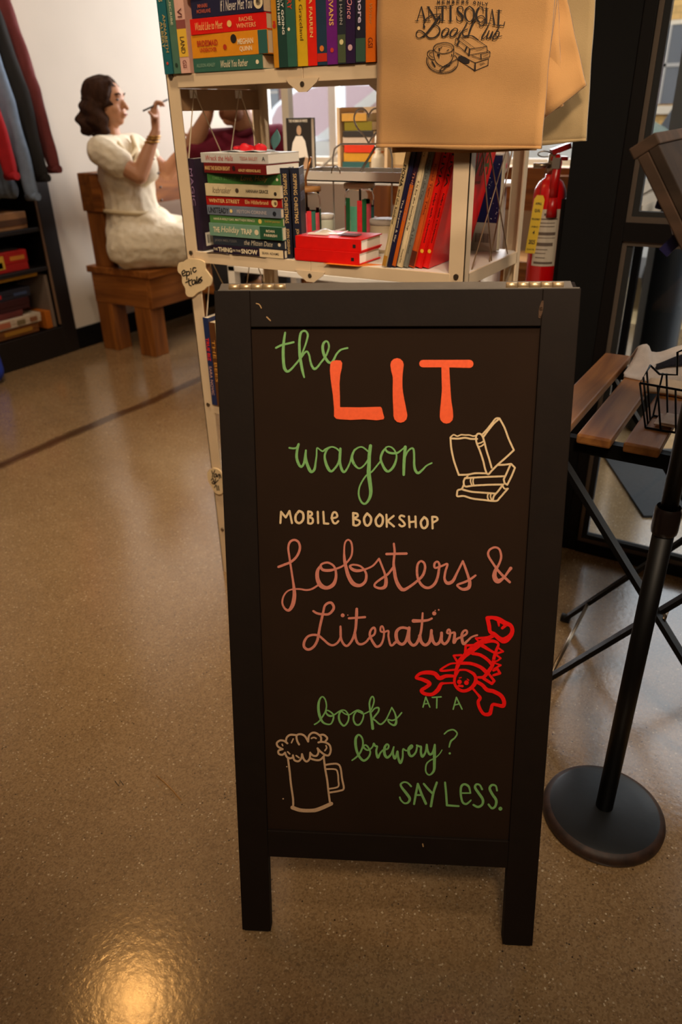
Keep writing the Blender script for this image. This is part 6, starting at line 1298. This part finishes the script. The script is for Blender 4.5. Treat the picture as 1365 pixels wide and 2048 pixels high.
def crate(label, px0, px1, y0px, z, h, D, Y, colr, open_front=True, hole=False):
    x0 = PY(px0, y0px, Y).x; x1 = PY(px1, y0px, Y).x; m_ = mat('crate_' + colr, colr, .7, noise=.06)
    t = thing('wooden_crate', label, 'crate', ((x0 + x1) / 2, Y + D / 2, z))
    MB().box((x0, Y + D - .01, z), (x1, Y + D, z + h)).build('back_panel', m_, t); MB().box((x0, Y, z), (x1, Y + D, z + .01)).build('floor_panel', m_, t)
    MB().box((x0, Y, z), (x0 + .01, Y + D, z + h)).build('side_panel', m_, t); MB().box((x1 - .01, Y, z), (x1, Y + D, z + h)).build('side_panel', m_, t)
    if not open_front:
        MB().box((x0, Y, z), (x1, Y + .01, z + h * .92)).build('front_panel', m_, t)
        if hole: c_ = Vector(((x0 + x1) / 2 - .02, Y, z + h * .6)); MB().cyl(c_ + Vector((0, -.002, 0)), c_ + Vector((0, .004, 0)), .016, n=20).build('finger_hole', mat('hole_shade', '#241a3a', .9), t)  # dark disc on the panel stands in for the shade inside the hole
    return x0, x1
x0, x1 = crate('cream open crate of stacked books on the white cart', 676, 775, 330, CZ + .001, .19, .16, 2.24, '#d8b890')
zc = CZ + .013
for i, (c, h, wv, lb) in enumerate((('#2f5a58', .024, .10, 'dark teal'), ('#c9902a', .026, .12, 'mustard'), ('#d83a1c', .022, .115, 'vermilion'), ('#c9b4a0', .022, .105, 'pale grey'), ('#3a3430', .016, .11, 'charcoal'), ('#8a7a20', .026, .10, 'olive yellow'), ('#d8a048', .022, .09, 'amber'))):
    book(lb + ' book in the blurred stack inside the cream crate', wv, h, .10, c, (x0 + .014 + .004 * (i % 3), 2.246 + .003 * (i % 2), zc), group='books in the cream crate'); zc += h + .0005
crate('white crate with a dark finger hole under the tiered tray', 652, 700, 450, CZ2 + .001, .13, .18, 2.16, '#d8c4a4', False, True)
crate('wide white crate behind the second glass tumbler', 706, 800, 450, CZ2 + .001, .15, .18, 2.18, '#ddd0c0', False)
x = PY(770, 340, 2.25).x + .02
zc = CZ + .001
for i, (c, h) in enumerate((('#b08a5c', .03), ('#c9a878', .034), ('#a88858', .028))):
    book(['bottom', 'middle', 'top'][i] + ' of three tan books piled on the white cart', .20, h, .13, c, (x + .02, 2.22 + .004 * i, zc), group='tan books on the cart'); zc += h + .0005
p = PY(756, 345, 2.19); o = thing('pump_bottle', 'small white bottle standing at the front of the white cart', 'bottle', (p.x, 2.19, CZ))
MB().lathe([(0, .001), (.018, .001), (.02, .006), (.02, .05), (.016, .06), (.009, .066), (.009, .075), (0, .075)], 24, (p.x, 2.19, CZ)).build('bottle_body', mat('bottle_white', '#dccbb0', .4), o)
MB().lathe([(.0095, .0755), (.0095, .11), (.006, .114), (0, .114)], 20, (p.x, 2.19, CZ)).build('cap', M_WHITEM, o)
x = PY(688, 395, 2.16).x
zc = CZ2 + .13
for i, (c, wv, lb) in enumerate((('#c01c18', .018, 'thin red book standing behind the tiered tray'), ('#2a2350', .05, 'thick indigo book standing behind the tiered tray'), ('#d8801c', .02, 'orange book standing behind the tiered tray'))):
    book(lb, .145, wv, .12, c, (x + (0, .02, -.075)[i], 2.36, CZ2 + .146), ROT_UP, group='books standing on the cart')
B = Blob(); p = PY(998, 322, 2.3); B.ell(p, (.035, .03, .045)); B.ell(p + Vector((.02, -.01, .045)), (.016, .014, .03)); B.ell(p + Vector((-.02, 0, -.03)), (.035, .03, .03))
pl_ = B.build('plush_toy', mat('plush_white', '#e6d2c4', .95, sheen=.5), voxel=.005, smooth=3); tag(pl_, 'white and pink plush beside the starry book', 'plush toy')
MB().sheet(lambda u, v: p + Vector((-.04 + .08 * u, -.034 + .006 * math.sin(u * 3), -.012 + .012 * v - .02 * math.sin(u * 3))), 8, 3, .003).build('pink_band', mat('plush_pink', '#d87a84', .9), pl_)
ps = thing('plush_stand', 'white pedestal stand carrying the plush toy', 'stand', (p.x, p.y, 0)); MB().cyl((p.x, p.y, 0), (p.x, p.y, p.z - .06), .03).build('column', M_WHITEM, ps); MB().cyl((p.x, p.y, p.z - .065), (p.x, p.y, p.z - .055), .07).build('plate', M_WHITEM, ps)
# ------------------------------------------------------------------ street and entrance beyond the glass
M_PAVE = mat('pavement', '#b09468', .85, noise=.12, nscale=3)
struct('pavement', MB().box((-14, 5.12, -.14), (8, 7, -.08)).box((-.464, 5.06, -.14), (8, 5.13, -.001)), M_PAVE)
struct('vestibule_floor', MB().box((3.0, 2.2, -.06), (8, 5.06, -.001)), M_PAVE)
struct('road', MB().box((-16, 7, -.2), (10, 18, -.15)), mat('asphalt', '#5a544e', .9))
def building(label, x0, x1, y, h, colr, wins, trim='#c9b49a'):
    t = thing('street_building', label, 'building', ((x0 + x1) / 2, y + 2, -.15))
    m_ = bpy.data.materials.new('brick_' + colr); m_.use_nodes = True; nt = m_.node_tree
    br_ = nt.nodes.new('ShaderNodeTexBrick'); tc = nt.nodes.new('ShaderNodeTexCoord'); mp = nt.nodes.new('ShaderNodeMapping'); mp.inputs['Rotation'].default_value = (R_(90), 0, 0)
    nt.links.new(tc.outputs['Object'], mp.inputs[0]); nt.links.new(mp.outputs[0], br_.inputs[0]); br_.inputs['Scale'].default_value = 3.5
    c = lin(colr); br_.inputs['Color1'].default_value = c; br_.inputs['Color2'].default_value = tuple(v * .8 for v in c[:3]) + (1,); br_.inputs['Mortar'].default_value = tuple(v * .6 for v in c[:3]) + (1,)
    nt.links.new(br_.outputs[0], nt.nodes['Principled BSDF'].inputs['Base Color']); nt.nodes['Principled BSDF'].inputs['Roughness'].default_value = .9
    MB().box((x0, y, -.15), (x1, y + 4, h)).build('wall', m_, t)
    for a, b_, c_, d_ in wins:
        f = MB().box((a - .06, y - .05, c_ - .12), (b_ + .06, y + .01, c_ - .02)).box((a - .04, y - .03, d_), (b_ + .04, y + .01, d_ + .05)).build('window', mat('stone_trim', trim, .8), t)
        MB().box((a, y - .02, c_), (b_, y + .005, d_)).build('pane', mat('dark_pane', '#5a5a5c', .15, spec=.8), f)
        MB().box((a, y - .03, (c_ + d_) / 2 - .02), (b_, y - .01, (c_ + d_) / 2 + .02)).box((a + (b_ - a) * .45, y - .03, c_), (a + (b_ - a) * .5, y - .01, d_)).build('muntin', mat('pale_muntin', '#a09488', .6), f)
building('tan brick building with grey windows across the street', -4.2, 6, 12, 5, '#c99a58', [(-3.3, -1.2, 1.25, 2.15), (-.4, 1.6, 1.25, 2.15)])
building('maroon brick building across the street', -14, -4.3, 13, 4.2, '#8a5a54', [(-12.6, -11.4, .9, 1.5), (-10.4, -9.3, 1.3, 1.9), (-8.6, -7.6, 1.2, 1.8)])
def vehicle(label, x, y, colr, facing=1, L=4.3, hood=.93, roof=1.52):
    """side-on car: body, greenhouse, windows, wheels; x is the base of the windscreen"""
    t = thing('parked_car', label, 'car', (x, y, -.15)); s = facing; zb = -.15
    P = lambda a, z: (x + s * a, z)
    body = [P(1.25, .30), P(1.28, .62), P(1.1, .80), P(.0, hood), P(-1.0, hood + .03), P(-2.7, hood + .04), P(-2.95, .8), P(-2.95, .30)]
    cab = [P(.05, hood), P(-.30, roof - .26), P(-.62, roof - .06), P(-1.0, roof), P(-2.0, roof - .02), P(-2.6, hood + .05)]
    pm_ = mat('car_paint_' + colr, colr, .25, spec=.7); W2 = .85
    def side(poly, w0, w1):
        m = MB(); m.prism(poly, (0, y + w1, 0), (1, 0, 0), (0, 0, 1), abs(w1 - w0)); return m
    side(body, -W2, W2).build('body', pm_, t); c = side(cab, -W2 * .9, W2 * .9).build('cabin', pm_, t)
    gl = mat('car_glass', '#b09294', .35, spec=.3)
    for a in ([P(-.10, hood + .04), P(-.36, roof - .27), P(-.66, roof - .11), P(-1.0, roof - .06), P(-1.28, roof - .06), P(-1.28, hood + .07)], [P(-1.36, hood + .07), P(-1.36, roof - .06), P(-1.95, roof - .08), P(-2.35, hood + .08)]):
        MB().prism(a, (0, y - W2 * .9 - .001, 0), (1, 0, 0), (0, 0, 1), .006).build('side_window', gl, c)
    m = MB(); q0, q1 = P(.06, hood + .02), P(-.58, roof - .09); m.add([(q0[0], y - W2 * .8, q0[1]), (q0[0], y + W2 * .8, q0[1]), (q1[0], y + W2 * .74, q1[1] + .02), (q1[0], y - W2 * .74, q1[1] + .02)], [(0, 1, 2, 3)]); bmesh.ops.solidify(m.bm, geom=m.bm.faces[:], thickness=.02); m.build('windscreen', mat('windscreen', '#9aa894', .08, spec=.9), c)
    for a in (.55, -2.2): MB().cyl((x + s * a, y - W2 - .02, zb + .32), (x + s * a, y - W2 + .2, zb + .32), .32, n=28).build('wheel', mat('tyre', '#161412', .8), t)
    for a in (.55, -2.2): MB().cyl((x + s * a, y + W2 - .2, zb + .32), (x + s * a, y + W2 + .02, zb + .32), .32, n=28).build('wheel', mat('tyre', '#161412', .8), t)
    MB().box((x - s * 2.93, y - .7, .62), (x - s * 2.97, y - .45, .8)).build('tail_lamp', mat('tail_red', '#d82018', .3), t)
    return t
vehicle('white car seen through the street window', -6.50, 9.3, '#e8e8ea', -1, roof=1.58)
vehicle('silver white car seen through the entrance door', -1.24, 6.6, '#dfe0e0', 1, hood=1.0, roof=1.42)
vehicle('dark van with a red tail lamp parked farther down the street', 1.23, 9.4, '#4a4a4c', 1, hood=1.2, roof=1.9)
m = thing('floor_mat', 'dark grey rubber mat on the entrance floor', 'mat', (-.1, 2.7, 0))
q = [PZ(1234.6, 952.5, .004), PZ(1282, 1024.5, .004)]
dv = (q[1] - q[0]).normalized(); pv = Vector((-dv.y, dv.x, 0))
MB().prism([(-.25, 0), (.32, 0), (.32, .62), (-.25, .62)], q[0] * 1.0 - Vector((0, 0, .003)), dv, pv, .008).build('rubber_sheet', mat('mat_rubber', '#3a3a3a', .9, noise=.15, nscale=90), m)
p = PY(1316, 640, 3.25); bn_ = thing('litter_bin', 'dark round litter bin in the entrance', 'bin', (p.x, 3.25, 0))
MB().lathe([(0, 0), (.066, 0), (.07, .01), (.076, .84), (.07, .86), (0, .86)], 36, (p.x + .02, 3.25, .001)).build('bin_body', mat('bin_dark', '#22262a', .45, .2), bn_)
MB().lathe([(.07, .86), (.08, .865), (.08, .90), (.06, .93), (0, .93)], 36, (p.x + .02, 3.25, .001)).build('bin_lid', M_BLACKM, bn_)
o = thing('slatted_bench', 'pale slatted bench outside the entrance glass', 'bench', (-.6, 3.5, 0))
for (pa, ya), (pb_, yb), hh in ((((1280, 378), 3.05), ((1345, 342), 3.9), .03), (((1276, 408), 3.05), ((1348, 372), 3.9), .05), (((1274, 432), 3.05), ((1350, 396), 3.9), .07)):
    MB().bar(PY(*pa, ya), PY(*pb_, yb), .03, hh).build('slat', mat('pale_slat', '#b8a288', .6), o)
for pa, ya in (((1284, 440), 3.15), ((1340, 404), 3.75)): q_ = PY(*pa, ya); MB().box((q_.x - .02, ya - .02, 0), (q_.x + .02, ya + .02, q_.z)).build('leg', M_BLACKM, o)
pp_ = PY(1358, 200, 3.55); struct('trim_1', MB().box((pp_.x - .01, 3.5, 0), (pp_.x + .16, 3.6, 3.1)), mat('grey_post', '#857c72', .5))
# ------------------------------------------------------------------ small debris on the floor
o = MB().tube([PZ(313, 1551, .0015), PZ(330, 1565, .002), PZ(348, 1583, .0018), PZ(362, 1600, .0015)], .0012, 6).build('straw_bit', mat('straw_tan', '#a8783c', .7)); tag(o, 'thin tan straw bit lying on the concrete left of the sign', 'debris')
o = MB().tube([PZ(230, 1562, .0015), PZ(238, 1572, .002), PZ(240, 1560, .0018), PZ(247, 1570, .0015)], .0008, 6).build('dark_thread', mat('ink_dark', '#1a1512', .6)); tag(o, 'tiny curled dark thread on the concrete', 'debris')
# real lamps behind the spots: pendant over the aisle
for i, (x, y) in enumerate(((-2.19, 1.29), (-1.60, .95), (.45, -.55))):
    pl = thing('pendant_lamp', 'round warm pendant lamp over the ' + ['aisle', 'sandwich board', 'customer side'][i], 'lamp', (x, y, 2.9))
    MB().cyl((x, y, 3.0), (x, y, 3.1), .006).build('cord', M_BLACKM, pl)
    MB().lathe([(.03, .10), (.06, .09), (.13, .02), (.135, .0), (.128, .0), (.055, .08), (.03, .09)], 36, (x, y, 2.92)).build('lamp_shade', M_BLACKM, pl)
